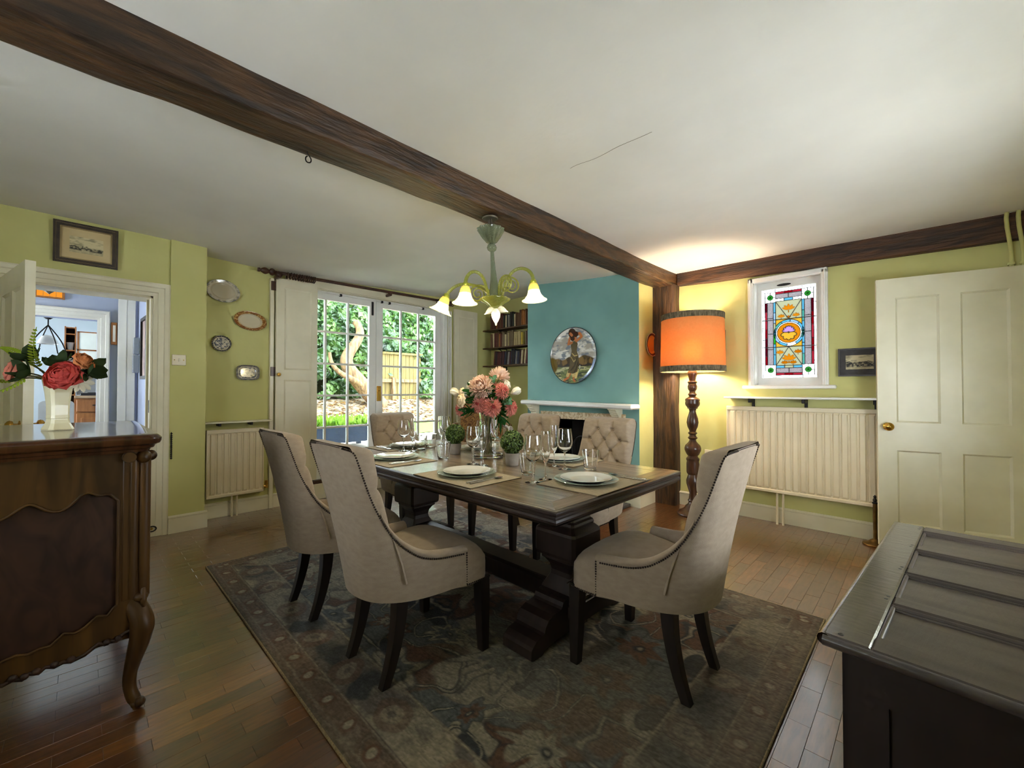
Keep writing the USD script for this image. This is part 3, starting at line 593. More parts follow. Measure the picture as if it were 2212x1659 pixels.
# ---- trestle table
TX0, TX1, TY0, TY1, TZ = -3.022, -.928, 1.173, 2.238, .732
TOPW = mat('table_top_wood', s(138, 118, 96), s(106, 88, 70), scale=5, stretch=(.7, 9, 1), rough=.22, bump=.0003, bscale=40, bstretch=(.5, 7, 1), detail=5, dist=.6, coat_weight=.6, coat_roughness=.14, coat_ior=1.8)
TOPE = mat('table_top_wood_end', s(134, 114, 94), s(104, 86, 68), scale=5, stretch=(9, .7, 1), rough=.25, bump=.0003, bscale=40, bstretch=(7, .5, 1), detail=5, dist=.6)
tb = thing('dining_table', 'dark wood trestle dining table with moulded edge and two carved pedestals', 'table')
bw = .085; ed = .012; g = .0012
obj('border_board', prism([(TX0+ed, TY0+ed), (TX1-ed, TY0+ed), (TX1-ed-bw, TY0+ed+bw), (TX0+ed+bw, TY0+ed+bw)], TZ-.02, TZ), TOPW, tb)
obj('border_board', prism([(TX0+ed, TY1-ed), (TX0+ed+bw, TY1-ed-bw), (TX1-ed-bw, TY1-ed-bw), (TX1-ed, TY1-ed)], TZ-.02, TZ), TOPW, tb)
obj('border_board', prism([(TX1-ed-g, TY0+ed+g), (TX1-ed-g, TY1-ed-g), (TX1-ed-bw-g, TY1-ed-bw-g), (TX1-ed-bw-g, TY0+ed+bw+g)], TZ-.02, TZ), TOPE, tb)
obj('border_board', prism([(TX0+ed+g, TY0+ed+g), (TX0+ed+bw+g, TY0+ed+bw+g), (TX0+ed+bw+g, TY1-ed-bw-g), (TX0+ed+g, TY1-ed-g)], TZ-.02, TZ), TOPE, tb)
n = 6; iw = (TY1-TY0-2*(ed+bw))/n
for i in range(n): obj('top_board', box(TX0+ed+bw+.0005, TX1-ed-bw-.0018, TY0+ed+bw+iw*i+.0003, TY0+ed+bw+iw*(i+1)-.0003, TZ-.02, TZ-.0004), TOPW, tb)
prof = [(.05, -.0015), (.012, -.0005), (.006, -.002), (.001, -.007), (0, -.014), (.003, -.021), (.008, -.024), (.008, -.030), (.003, -.034), (.001, -.042), (.005, -.051), (.012, -.055), (.016, -.062), (.024, -.067), (.08, -.067)]
P = np.array([[(x0+sx*u, y0+sy*u, TZ+z) for u, z in prof] for x0, y0, sx, sy in ((TX0, TY0, 1, 1), (TX1, TY0, -1, 1), (TX1, TY1, -1, -1), (TX0, TY1, 1, -1))])
em = grid(P, cu=True); obj('moulded_edge', TM(np.vstack([em.vertices]), em.faces), DARKW, tb, smooth=35)
obj('underside', box(TX0+.06, TX1-.06, TY0+.06, TY1-.06, TZ-.06, TZ-.021), DARKW, tb)
PY = (TY0+TY1)/2
pp = [(.135, .11, .668), (.135, .11, .655), (.118, .096, .648), (.075, .062, .640), (.075, .062, .618), (.105, .098, .566), (.108, .10, .558), (.120, .112, .553), (.124, .116, .545), (.120, .112, .538), (.128, .122, .533), (.148, .142, .518), (.152, .146, .505), (.152, .146, .408), (.148, .142, .394), (.125, .12, .385), (.125, .12, .374), (.112, .106, .366), (.088, .082, .338), (.080, .074, .31), (.084, .078, .288), (.105, .098, .258), (.118, .112, .238), (.124, .118, .228), (.124, .118, .216), (.138, .132, .21), (.142, .136, .2), (.138, .132, .19), (.15, .145, .183), (.15, .145, .10)]
pp = [(a*.80, b*.80, z-.034*np.interp(z, [.1, .2, .54, .62], [0, 1, 1, 0])) for a, b, z in pp]
for px in (-1.275, -2.625):
    obj('pedestal', sqloft(pp[::-1], px, PY), DARKW, tb)
    hw = .085
    F = []
    for sg in (1, -1):
        pr = [(0, .185), (.13, .185), (.148, .178), (.155, .16), (.165, .152), (.22, .148), (.255, .135), (.275, .112), (.28, .092), (.292, .085), (.335, .078), (.358, .062), (.368, .05), (.37, .012), (.36, .006), (.30, .004), (.28, .018), (.2, .03), (0, .03)]
        F.append(prism([(PY+sg*y, z+RT*.6) for y, z in pr], px-hw, px+hw, 'yz'))
    obj('scroll_foot', F, DARKW, tb)
    obj('bearer', box(px-.06, px+.06, TY0+.16, TY1-.16, TZ-.085, TZ-.058, .006), DARKW, tb)
obj('stretcher', [box(-2.55, -1.35, PY-.055, PY+.055, .105, .215, .008), box(-2.55, -1.35, PY-.065, PY+.065, .2, .225, .005)], DARKW, tb)

# ---- upholstered chair, facing +y, origin on the floor
def chair():
    t = thing('dining_chair', 'x', 'chair', group='dining chairs round the table')
    zb = .345
    side = np.array([(.258, .10, .478), (.250, .03, .482), (.242, -.04, .49), (.235, -.10, .508), (.226, -.165, .55), (.219, -.225, .613), (.215, -.272, .69), (.212, -.312, .775), (.209, -.340, .855), (.206, -.360, .915), (.200, -.368, .938), (.186, -.373, .947), (.165, -.376, .950), (.11, -.381, .953), (.055, -.384, .955), (0, -.385, .956)])
    rim = np.array([(.258, .10), (.252, .04), (.246, -.02), (.238, -.07), (.226, -.115), (.212, -.15), (.194, -.182), (.172, -.21), (.15, -.232), (.125, -.249), (.11, -.257), (.095, -.263), (.08, -.268), (.05, -.274), (.025, -.277), (0, -.278)])
    N = np.vstack([side, (side*[-1, 1, 1])[-2::-1]]); Rm = np.vstack([rim, (rim*[-1, 1])[-2::-1]])
    nu = 121; uu = np.linspace(0, 1, len(N)); from scipy.interpolate import PchipInterpolator as PI_
    f = np.linspace(0, 1, nu); N = PI_(uu, N)(f); Rm = PI_(uu, Rm)(f)
    # outer shell
    V = np.linspace(0, 1, 14); O = np.zeros((nu, 14, 3))
    for k, v in enumerate(V):
        O[:, k, :2] = Rm*(1-v)+N[:, :2]*v; O[:, k, 2] = zb*(1-v)+N[:, 2]*v
        O[:, k, 1] -= .010*math.sin(PI*v)*np.clip((N[:, 2]-.55)/.4, 0, 1)*-1
    tuck = np.concatenate([(O[:, :1]*[.93, .93, 1])+[0, .005, -.004], O], 1)
    back = obj('backrest', grid(tuck), LINEN, t, smooth=50)
    # arm rolls: along the nail line from the front corner up to where the back pad starts
    LN = side[:7]; fa = np.linspace(0, 1, 30); LN = PI_(np.linspace(0, 1, 7), LN)(fa); LB = PI_(np.linspace(0, 1, 7), rim[:7])(fa)
    lip = [(0, 0), (-.10, .16), (-.06, .34), (.12, .50), (.40, .56), (.68, .48), (.90, .26), (1.0, 0.0)]
    for sg in (1, -1):
        S = np.zeros((30, 12, 3)); tw = .050
        for j, (a, h) in enumerate(lip): S[:, j, 0] = LN[:, 0]-tw*a; S[:, j, 1] = LN[:, 1]; S[:, j, 2] = LN[:, 2]+h*.045
        for j in range(8, 12):
            v = (j-7)/4; S[:, j] = S[:, 7]*(1-v)+np.column_stack([LB[:, 0]-.075, LB[:, 1], np.full(30, .42)])*v
        S[:, :, 0] *= sg
        front = np.vstack([S[0], [[sg*.258, .10, .345], [sg*.19, .10, .345]]]); fc = front[:12].mean(0)*[1, 1, 0]+[0, .010, .44]; nf = len(front)
        obj('arm', [grid(S, flip=sg > 0), TM(np.vstack([front, fc]), [((i, (i+1) % nf, nf) if sg < 0 else ((i+1) % nf, i, nf)) for i in range(nf)])], LINEN, t, smooth=60)
    # tufted back pad
    btn = [(-.062, .875), (.062, .875), (-.125, .80), (0, .80), (.125, .80), (-.062, .725), (.062, .725), (-.125, .65), (0, .65), (.125, .65), (-.062, .575), (.062, .575)]
    seg = []
    for i, a in enumerate(btn):
        for b in btn[i+1:]:
            if abs(abs(a[0]-b[0])-.0625) < .003 and abs(abs(a[1]-b[1])-.075) < .003: seg.append((a, b))
    seg += [((-.062, .875), (-.066, .99)), ((.062, .875), (.066, .99)), ((-.125, .80), (-.21, .795)), ((.125, .80), (.21, .795)), ((-.125, .65), (-.22, .64)), ((.125, .65), (.22, .64)), ((-.062, .575), (-.07, .45)), ((.062, .575), (.07, .45))]
    zt, z0_, rc = .958, .42, .032
    ns, nt = 91, 84
    sv = np.sin(np.linspace(-PI/2, PI/2, ns))*.5+np.linspace(-1, 1, ns)*.5; tv = np.linspace(0, 1, nt); tv = 1-(1-tv)**1.25
    zz = z0_+(zt-z0_)*tv; sd_ = side[4:11]
    xN = np.interp(zz, sd_[:, 2], sd_[:, 0]); yN = np.interp(zz, sd_[:, 2], sd_[:, 1]); w = xN.copy(); kk = zz > zt-rc; w[kk] = xN[kk]-rc+np.sqrt(np.maximum(0, rc**2-(zz[kk]-(zt-rc))**2))
    yF = -.288+(.95-zz)*.25-.012*np.sin(np.clip((zz-.5)/.45, 0, 1)*PI); base = np.minimum(yN, yF-.012)-.004
    SX, ZZ = np.meshgrid(sv, zz, indexing='ij'); XX = SX*w[None]; W = np.stack([XX, np.zeros_like(XX), ZZ], -1)
    de = np.minimum(w[None]-np.abs(XX), (zt-ZZ)); ep = np.sqrt(np.clip(1-(1-np.clip(de/.036, 0, 1))**2, 0, 1))
    q = np.stack([XX.ravel(), ZZ.ravel()], 1); d = np.zeros(len(q))
    for a, b in seg:
        a, b = np.array(a), np.array(b); ab = b-a; tt = np.clip(((q-a)@ab)/(ab@ab), 0, 1); dist = np.linalg.norm(q-(a+tt[:, None]*ab), axis=1); d = np.maximum(d, .010*np.exp(-(dist/.006)**2)+.010*np.exp(-(dist/.026)**2)); d = np.minimum(d, .020)
    for a in btn: r_ = np.linalg.norm(q-np.array(a), axis=1); d = np.maximum(d, .030*np.exp(-(r_/.016)**2)+.008*np.exp(-(r_/.04)**2))
    d = d.reshape(XX.shape)*np.clip(de/.03, .25, 1)
    crown = .010*(1-SX**2)
    base2 = base[None]-.013*(1-np.clip(XX/.2, -1, 1)**2)
    W[..., 1] = base2+(yF[None]-base2)*ep+(crown-d)*np.clip(ep, 0, 1)
    pad = obj('inner_back', grid(W, flip=True), LINEN, t, smooth=True)
    for a in btn[:10]:
        i = np.argmin(np.linalg.norm(q-np.array(a), axis=1)); obj('button', sphere(W.reshape(-1, 3)[i]+[0, .002, 0], .0075, 1), LINEN, pad, smooth=True)
    # seat
    A = 64; ang = np.arange(A)*2*PI/A; ex = 5.0
    sx = np.sign(np.cos(ang))*np.abs(np.cos(ang))**(2/ex); sy = np.sign(np.sin(ang))*np.abs(np.sin(ang))**(2/ex)
    secs = []
    for z, k_ in ((.335, .985), (.34, 1.0), (.40, 1.0), (.425, .995), (.44, .975), (.455, .93), (.468, .86), (.480, .74), (.489, .55), (.495, .3), (.497, .04)):
        yy = np.where(sy > 0, sy*.145*k_+.10, sy*.27*k_+.10); wid = np.where(yy > .06, .262, .262-.10*np.clip((.10-yy)/.25, 0, 1)); bow = .012*(1-sx**2)*(sy > .5)
        zz = z-(.012 if z > .43 else 0)*np.clip((yy-.12)/.12, 0, 1)**2
        secs.append(np.stack([sx*wid*k_, yy+bow, np.broadcast_to(zz, yy.shape)], -1))
    obj('seat', loft(secs), LINEN, t, smooth=50)
    # nail heads
    NM = mat('nailhead', s(58, 46, 40), s(44, 34, 30), rough=.35, metal=.7); nails = []
    base = sphere((0, 0, 0), .0039, 1)
    def run(pts, step=.0098):
        pts = np.array(pts); L = np.r_[0, np.cumsum(np.linalg.norm(np.diff(pts, axis=0), axis=1))]
        for dd in np.arange(0, L[-1], step): nails.append(mv(base, [np.interp(dd, L, pts[:, i]) for i in range(3)]))
    dn = N-np.array([0, 0, .004]); cN = np.clip(np.abs(N[:, 0])/.2, 0, 1)**4; nrm = np.stack([np.sign(N[:, 0])*cN, -(1-cN), N[:, 0]*0], 1)*.0018
    i0, i1 = [np.argmin(np.abs(f-x)) for x in (13/30, 17/30)]
    run((dn+nrm)[1:i0]); run((dn+nrm)[i1:-1]); nails.append(tube((dn+nrm*.6)[i0:i1+1], .0016, 5))
    for sg in (-1, 1):
        run([(sg*.2585, .099, .475), (sg*.2585, .099, .345)]); run([(sg*.262, .10, .343), (sg*.262, .19, .341), (sg*.258, .233, .340)])
    run([(-.25, .247, .341), (-.12, .253, .341), (0, .257, .341), (.12, .253, .341), (.25, .247, .341)])
    obj('nailhead_trim', nails, NM, t, kind='stuff')
    for sg in (-1, 1):
        S4 = [[(sg*(.222+.006*v)+x*w, .212+.006*v+y*w, .346-v*(.346-RT)) for x, y in ((-1, -1), (1, -1), (1, 1), (-1, 1))] for v, w in ((0, .0255), (.35, .0245), (1, .0175))]
        obj('leg', loft(S4), LEGW, t)
        S4 = []
        for v in np.linspace(0, 1, 9):
            w = .0265-.0095*v; oy = -.150-.066*v**2.0; ox = .142-.0*v
            S4.append([(sg*ox+x*w*.92, oy+y*w, .350-v*(.350-RT)) for x, y in ((-1, -1), (1, -1), (1, 1), (-1, 1))])
        obj('leg', loft(S4), LEGW, t)
    return t
ch = chair()
def place(o, x, y, r, label):
    o.GetAttribute('xformOp:translate').Set(Gf.Vec3d(x, y, 0)); o.GetAttribute('xformOp:rotateZ').Set(float(r)); props(o, label); return o
place(ch, -1.64, 1.045, 0, 'beige tufted dining chair nearest the camera, back turned, at the left corner of the table')
for x, y, r, lb in ((-2.336, 1.04, 0, 'beige dining chair seen from behind at the far left, partly behind the nearest chair'), (-.845, 1.705, 90, 'beige dining chair at the right head of the table, seen from its side'),
                    (-1.665, 2.395, 180, 'beige tufted dining chair in front of the fireplace, near the corner post'), (-2.345, 2.395, 180, 'beige tufted dining chair behind the flower vase, left of the fireplace opening'),
                    (-3.09, 1.975, -90, 'beige tufted dining chair at the far head of the table before the French doors')):
    dup(ch, (x, y, 0), r, lb)
# ================================================================ sideboard at the left
SBF = mat('sideboard_walnut', s(80, 54, 24), s(46, 30, 13), scale=3, stretch=(3, 5, .6), rough=.42, detail=5, dist=1.0, specular_ior_level=.25)
SBP = mat('sideboard_burr', s(58, 37, 28), s(36, 23, 19), scale=5, stretch=(1, 2, 1), rough=.45, detail=5, dist=2.5, specular_ior_level=.3)
SBT = mat('sideboard_top', s(72, 42, 24), s(46, 28, 17), scale=3, stretch=(.6, 5, 1), rough=.16, detail=5, dist=.8, coat_weight=.5, coat_roughness=.08)
sb = thing('sideboard', 'carved walnut sideboard with cabriole leg and shaped panel, at the left edge', 'sideboard')
FX, SY1, SY0, BX = -2.07, .185, -.55, -3.0
body = sbox(SY0, .262, SY1-.035, .94)
def wave_panel():
    top = spline([(-.47, .74), (-.40, .79), (-.34, .80), (-.28, .775), (-.21, .755), (-.165, .755), (-.11, .79), (-.075, .765), (-.045, .755), (-.01, .78), (.025, .805), (.055, .79), (.075, .792), (.09, .775), (.10, .765)], 60)
    bot = [(.10, .395), (.09, .385), (.075, .365), (.05, .372), (.02, .345), (-.005, .335), (-.03, .345), (-.06, .315), (-.085, .318), (-.11, .31), (-.135, .318), (-.17, .31), (-.25, .312), (-.33, .318), (-.40, .34), (-.44, .37), (-.47, .40)]
    return Polygon([tuple(p) for p in top]+bot).buffer(0)
wp = wave_panel()
apron = Polygon([(SY0, .50), (SY1-.03, .50), (SY1-.03, .345), (.145, .285), (.125, .282), (.11, .275), (.10, .262), (.085, .268), (.07, .262), (.055, .272), (.02, .248), (-.012, .240), (-.03, .246), (-.05, .240), (-.07, .248), (-.085, .236), (-.105, .243), (-.12, .232), (-.14, .240), (-.16, .233), (-.19, .244), (-.24, .25), (-.32, .245), (-.40, .25), (-.48, .26), (SY0, .30)])
obj('end_frame', prism(body.union(apron).difference(wp), FX-.02, FX, 'yz'), SBF, sb)
obj('end_panel', prism(wp.buffer(.004), FX-.022, FX-.011, 'yz'), SBP, sb)
pl = np.array(wp.exterior.coords); obj('panel_moulding', tube(np.column_stack([np.full(len(pl)-1, FX+.0005), pl[:-1, 0], pl[:-1, 1]]), .0045, 6, closed=True), SBF, sb, smooth=True)
edge = [(y, z) for y, z in list(apron.exterior.coords)[2:-2]]
obj('apron_carving', [tube(np.array([(FX+.001, y, z+.004) for y, z in edge[1:]]), .0065, 6)]+[sphere((FX+.003, y, z+.006), .011, 1) for y, z in ((.105, .268), (.075, .266), (-.012, .246), (-.05, .246), (-.09, .242), (-.115, .238), (-.14, .244))], SBP, sb, smooth=True)
obj('carcass', box(BX+.02, FX-.015, SY0, SY1-.02, .33, .955), SBF, sb)
# fluted corner column
cl = []
for k, (dx, dy, r) in enumerate(((.0, -.012, .016), (-.004, .018, .019), (-.03, .024, .015))): cl.append(cyl((FX-.012+dx, SY1-.032+dy), r, .40, .925, 16))
cl += [box(FX-.05, FX-.012, SY1-.075, SY1-.004, .38, .94, .004), box(FX-.03, FX+.003, SY1-.074, SY1-.056, .40, .93, .003)]
obj('corner_column', cl, SBF, sb, smooth=40)
obj('capital', [xf(lathe([(0, -.03), (.018, -.03), (.02, -.02), (.02, .02), (.018, .03), (0, .03)], 20), frame_to((1, 0, 0), (FX-.005, SY1-.058, .918))), sphere((FX-.004, SY1-.018, .914), .024, 2), sphere((FX-.03, SY1+.004, .914), .02, 2)], SBF, sb, smooth=40)
tp = [(0, .935), (.012, .935), (.016, .945), (.024, .948), (.028, .958), (.04, .965), (.044, .975), (.044, .985), (.036, .994), (.03, .998), (0, 1.0)]
rad = .03
def rect_ring(o, z, r=.035, x0=BX, x1=FX+.004, y0=SY0, y1=SY1-.012):
    q = sbox(x0-o+r, y0-o+r, x1+o-r, y1+o-r).buffer(r, quad_segs=4); c = np.array(q.exterior.coords)[:-1]; return np.column_stack([c, np.full(len(c), z)])
obj('top_board', [loft([rect_ring(o, z)[::-1] for o, z in tp][::1])], SBT, sb, smooth=35)
for lx, ly, sx, sy in ((FX-.03, SY1-.045, 1, 1), (FX-.03, SY0+.04, 1, -1), (BX+.05, SY1-.045, -1, 1), (BX+.05, SY0+.04, -1, -1)):
    pts = spline([(lx, ly, .42), (lx+.012*sx, ly+.012*sy, .36), (lx+.035*sx, ly+.028*sy, .31), (lx+.030*sx, ly+.022*sy, .24), (lx+.008*sx, ly+.004*sy, .15), (lx+.004*sx, ly-.002*sy, .08), (lx+.018*sx, ly+.008*sy, .035), (lx+.04*sx, ly+.024*sy, .012)], 40)
    rr_ = np.interp(np.linspace(0, 1, 40), [0, .15, .32, .5, .7, .85, .93, 1], [.030, .034, .036, .029, .021, .019, .020, .012])
    obj('cabriole_leg', [tube(pts, rr_, 14), sphere((lx+.040*sx, ly+.024*sy, .024), .017, 2), lathe([(0, 0), (.010, 0), (.018, .012), (.02, .026), (0, .03)], 14, at=(lx+.03*sx, ly+.017*sy, 0)), sphere((lx+.026*sx, ly+.024*sy, .40), .022, 2, .8), tube(spline([(lx+.02*sx, ly+.032*sy, .44), (lx+.038*sx, ly+.03*sy, .40), (lx+.043*sx, ly+.032*sy, .365)], 10), [.004, .007, .009, .01, .01, .01, .01, .009, .006, .003], 8)], SBF, sb, smooth=True)

# ================================================================ blanket chest at the right
CHW = mat('chest_oak', s(70, 62, 61), s(48, 42, 42), scale=4, stretch=(3, .6, 1), rough=.22, coat_weight=.5, coat_roughness=.2, bump=.0016, bscale=22, bstretch=(1, 3, 1), detail=5, dist=.6)
CHX = mat('chest_oak_panel', s(74, 65, 62), s(52, 46, 44), scale=4, stretch=(.6, 4, 1), rough=.3, bump=.0012, bscale=24, bstretch=(5, .6, 1), detail=5, dist=.6)
CHF = mat('chest_oak_front', s(34, 24, 24), s(22, 15, 16), scale=4, stretch=(4, 4, .7), rough=.4, bump=.0012, bscale=24, detail=5)
cX, cY, cZ, cR = .16, 1.8, .60, -4
cht = thing('blanket_chest', 'dark oak panelled blanket chest with worn shiny lid, at the right edge', 'chest', (cX, cY, 0), cR)
hx_, hy_ = .29, .615
def lidbox(*a): return box(*a, b=.004)
st_ = .085; rl = .075
obj('lid_stile', [lidbox(-hx_, -hx_+st_, -hy_, hy_, cZ-.028, cZ)], CHW, cht)
obj('lid_stile', [lidbox(hx_-st_, hx_, -hy_, hy_, cZ-.028, cZ)], CHW, cht)
ys_ = [-hy_+rl+k*((2*hy_-2*rl-3*.06)/4+.06) for k in range(4)]; ph_ = (2*hy_-2*rl-3*.06)/4
obj('lid_rail', lidbox(-hx_+st_, hx_-st_, -hy_, -hy_+rl, cZ-.028, cZ-.0005), CHX, cht); obj('lid_rail', lidbox(-hx_+st_, hx_-st_, hy_-rl, hy_, cZ-.028, cZ-.0005), CHX, cht)
for k in range(4):
    y0 = ys_[k]; obj('lid_panel', box(-hx_+st_-.004, hx_-st_+.004, y0-.004, y0+ph_+.004, cZ-.026, cZ-.013), CHX, cht)
    if k < 3: obj('lid_muntin', box(-hx_+st_, hx_-st_, y0+ph_, y0+ph_+.06, cZ-.028, cZ-.001, b=.006), CHX, cht)
    obj('panel_bead', [rod((-hx_+st_, y0+ph_-.006, cZ-.010), (hx_-st_, y0+ph_-.006, cZ-.010), .007), rod((-hx_+st_+.005, y0, cZ-.010), (-hx_+st_+.005, y0+ph_, cZ-.010), .006), rod((-hx_+st_, y0+ph_-.016, cZ-.013), (hx_-st_, y0+ph_-.016, cZ-.013), .004)], CHX, cht, smooth=True)
for k in range(4):
    for (dx, dy) in ((-.012, ys_[k]+ph_+.018), (-.010, ys_[k]+ph_+.04)):
        if dy < hy_: obj('peg', cyl((-hx_+st_+dx, dy), .0042, cZ-.002, cZ+.0006, 10), IRON, cht)
obj('peg', cyl((-hx_+.03, -hy_+.02), .0055, cZ-.002, cZ+.0006, 10), IRON, cht)
obj('lid_lip', [rod((-hx_+.002, -hy_, cZ-.014), (-hx_+.002, hy_, cZ-.014), .014, 10), rod((-hx_, -hy_+.002, cZ-.016), (hx_, -hy_+.002, cZ-.016), .013, 10)], CHW, cht, smooth=True)
bx0, bx1, by0, by1 = -hx_+.03, hx_-.02, -hy_+.03, hy_-.03
obj('body', [box(bx0+.012, bx1, by0+.012, by1, .06, cZ-.028)], CHF, cht)
def wallframe(plane, a0, a1, pos, d, nP):
    fr = sbox(a0, .02, a1, cZ-.028); ww = (a1-a0-.08*(nP+1))/nP
    for k in range(nP): fr = fr.difference(sbox(a0+.08+k*(ww+.08), .14, a0+.08+k*(ww+.08)+ww, cZ-.13))
    return prism(fr, pos, pos+d, plane)
obj('end_frame', wallframe('yz', by0, by1, bx0, .014, 3), CHF, cht); obj('front_frame', wallframe('xz', bx0, bx1, by0, .014, 1), CHF, cht)
for X_ in (bx0, bx1-.07):
    for Y_ in (by0, by1-.07): obj('foot', box(X_, X_+.07, Y_, Y_+.07, 0, .1, .004), CHW, cht)

# ================================================================ floor lamp in the corner
lp = thing('floor_lamp', 'tall turned wooden floor lamp with a large glowing orange drum shade', 'lamp', (-1.545, 4.0, 0))
pf = [(0, 0), (.145, 0), (.15, .012), (.14, .028), (.11, .04), (.085, .06), (.07, .085), (.05, .10), (.042, .12), (.05, .135), (.04, .15), (.034, .20), (.05, .25), (.062, .29), (.064, .32), (.05, .36), (.045, .375), (.056, .385), (.06, .40), (.06, .48), (.056, .50), (.062, .51), (.062, .525), (.052, .535), (.045, .548), (.06, .565), (.076, .60), (.078, .62), (.07, .645), (.045, .67), (.034, .685), (.03, .70), (.044, .712), (.046, .718), (.034, .73), (.03, .745), (.045, .76), (.03, .775), (.034, .79), (.048, .82), (.056, .86), (.05, .90), (.036, .94), (.030, .965), (.036, .985), (.05, .99), (.048, .998), (.066, 1.02), (.070, 1.04), (.066, 1.055), (.07, 1.07), (.066, 1.08), (.045, 1.092), (.030, 1.105), (.042, 1.118), (.042, 1.124), (.03, 1.135), (.028, 1.15), (.042, 1.17), (.045, 1.195), (.036, 1.22), (.045, 1.232), (.045, 1.238), (.03, 1.25), (.036, 1.28), (.046, 1.31), (.046, 1.33), (.035, 1.345), (.038, 1.355), (.03, 1.37), (.02, 1.38), (.012, 1.41), (0, 1.42)]
pf = [(r*.93, z) for r, z in pf]
obj('column', lathe(pf, 36), WALNUT, lp, smooth=40)
SHZ0, SHZ1 = 1.335, 1.862
def shp(r, z0, z1, th): return lathe([(r-.006, z0), (r, z0), (r-.010*(z1-z0)/.52, z1), (r-.006-.010*(z1-z0)/.52, z1), (r-.006, z0)], 64)
SHADE = translucent('lamp_shade_fabric', s(226, 188, 122), (.34, .115, .002), .5, clear=(.62, .36, .10), fc=.10, soft=.55)
sd = obj('shade', shp(.283, SHZ0, SHZ1, 0), SHADE, lp, smooth=40)
TRIM = mat('shade_braid', s(120, 108, 84), s(70, 62, 44), scale=60, stretch=(1, 1, .4), rough=.9, bump=.002, bscale=150)
for z0, z1, r in ((SHZ0-.004, SHZ0+.048, .2865), (SHZ1-.05, SHZ1+.003, .2775)):
    obj('braid_trim', lathe([(r-.006, z0), (r, z0), (r, z1), (r-.006, z1), (r-.006, z0)], 64), TRIM, sd, smooth=40)
    aa = np.arange(90)*2*PI/90; obj('braid_stitches', [box(-.004, .004, -.002, .002, -.013, .013)], TRIM, sd) if False else None
obj('harp', [rod((0, 0, 1.40), (0, 0, 1.50), .012), rod((-.27, 0, 1.80), (.27, 0, 1.80), .003), rod((0, -.27, 1.80), (0, .27, 1.80), .003), rod((0, 0, 1.5), (0, 0, 1.81), .004)], BRASS, lp)
obj('bulb', sphere((0, 0, 1.53), .095, 3, 1.1), glow('lamp_bulb_glow', (1.0, .86, .66), 120), lp, smooth=True)
obj('flex', tube(spline([(.02, .1, .02), (.06, .18, .2), (.04, .24, .45), (.03, .27, .535)], 20), .003, 6), IRON, lp, smooth=True)

# ================================================================ chandelier
def tinted(name, clear, body, f, rough=.12):
    return usdkit.material(stage, LK+name, {'t': ('transparent_bsdf', {'color': clear}), 'p': ('principled_bsdf', {'base_color': body, 'roughness': rough, 'coat_weight': 1.0, 'coat_roughness': .05}), 'lw': ('layer_weight', {'blend': .45}), 'mr': ('map_range', {'from_min': 0.0, 'from_max': 1.0, 'to_min': f, 'to_max': .95}), 'm': ('mix_closure', {})},
        [('lw.facing', 'mr.value'), ('mr.result', 'm.fac'), ('t.BSDF', 'm.closure1'), ('p.BSDF', 'm.closure2')], 'm.closure')
CG = tinted('green_glass', (.80, .84, .50), s(140, 142, 66), .30); CGB = tinted('grey_green_glass', (.62, .68, .55), s(116, 124, 102), .42)
BELL = translucent('bell_glass', s(236, 232, 196), s(250, 240, 190), .6, clear=(.9, .9, .75), fc=.25)
BELLT = translucent('bell_glass_tinted', s(150, 146, 110), s(112, 104, 66), .5, clear=(.55, .55, .38), fc=.3)
BUD = translucent('white_bud_glass', s(244, 240, 226), s(250, 246, 230), .35)
cd = thing('chandelier', 'green glass chandelier with three lit bell shades hanging from the beam', 'chandelier', (-1.885, 1.74, 0))
lean = lambda z: np.array([rt[0], rt[1], 0])*(2.2-z)*.062
def L_(m): v = np.array(m.vertices); v[:, :2] += ((2.2-v[:, 2:3])*.062)*rt[None, :2]; return TM(v, m.faces)
obj('ceiling_plate', [lathe([(0, 2.218), (.046, 2.218), (.05, 2.212), (.046, 2.206), (0, 2.204)], 24), rod((0, 0, 2.12), (0, 0, 2.21), .006), rod((.02, 0, 2.14), (.012, 0, 2.21), .003), rod((-.02, 0, 2.14), (-.012, 0, 2.21), .003)], mat('dull_metal', s(130, 120, 104), s(90, 84, 74), rough=.45, metal=.8), cd, smooth=30)
def flute(prof, n, k, amp, at=(0, 0, 0)):
    prof = np.array(prof); a = np.arange(n)*2*PI/n; rr = prof[:, 0][None]*(1+amp*np.cos(a*k))[:, None]
    P = np.stack([rr*np.cos(a)[:, None], rr*np.sin(a)[:, None], np.broadcast_to(prof[:, 1], rr.shape)], -1); return grid(P+np.array(at), cu=True)
obj('canopy_cup', L_(flute([(.012, 2.055), (.03, 2.062), (.055, 2.095), (.075, 2.13), (.083, 2.143), (.079, 2.147), (.07, 2.13), (.05, 2.1), (.026, 2.07), (.010, 2.06), (.012, 2.055)], 72, 12, .06)), CGB, cd, smooth=True)
obj('knop', L_(lathe([(0, 2.005), (.012, 2.006), (.026, 2.016), (.031, 2.03), (.026, 2.045), (.012, 2.056), (0, 2.057)], 24)), CGB, cd, smooth=True)
obj('stem', L_(lathe([(0, 1.715), (.034, 1.715), (.034, 1.74), (.028, 1.79), (.020, 1.84), (.015, 1.9), (.0125, 1.97), (.011, 2.006), (0, 2.007)], 24)), CGB, cd, smooth=True)
obj('bowl', L_(flute([(0, 1.655), (.016, 1.655), (.03, 1.668), (.055, 1.688), (.082, 1.702), (.092, 1.716), (.086, 1.722), (.07, 1.712), (.03, 1.705), (0, 1.704)], 72, 8, .05)), CG, cd, smooth=True)
r2_, f2_ = np.array([rt[0], rt[1]]), np.array([fw[0], fw[1]])/np.linalg.norm(fw[:2])
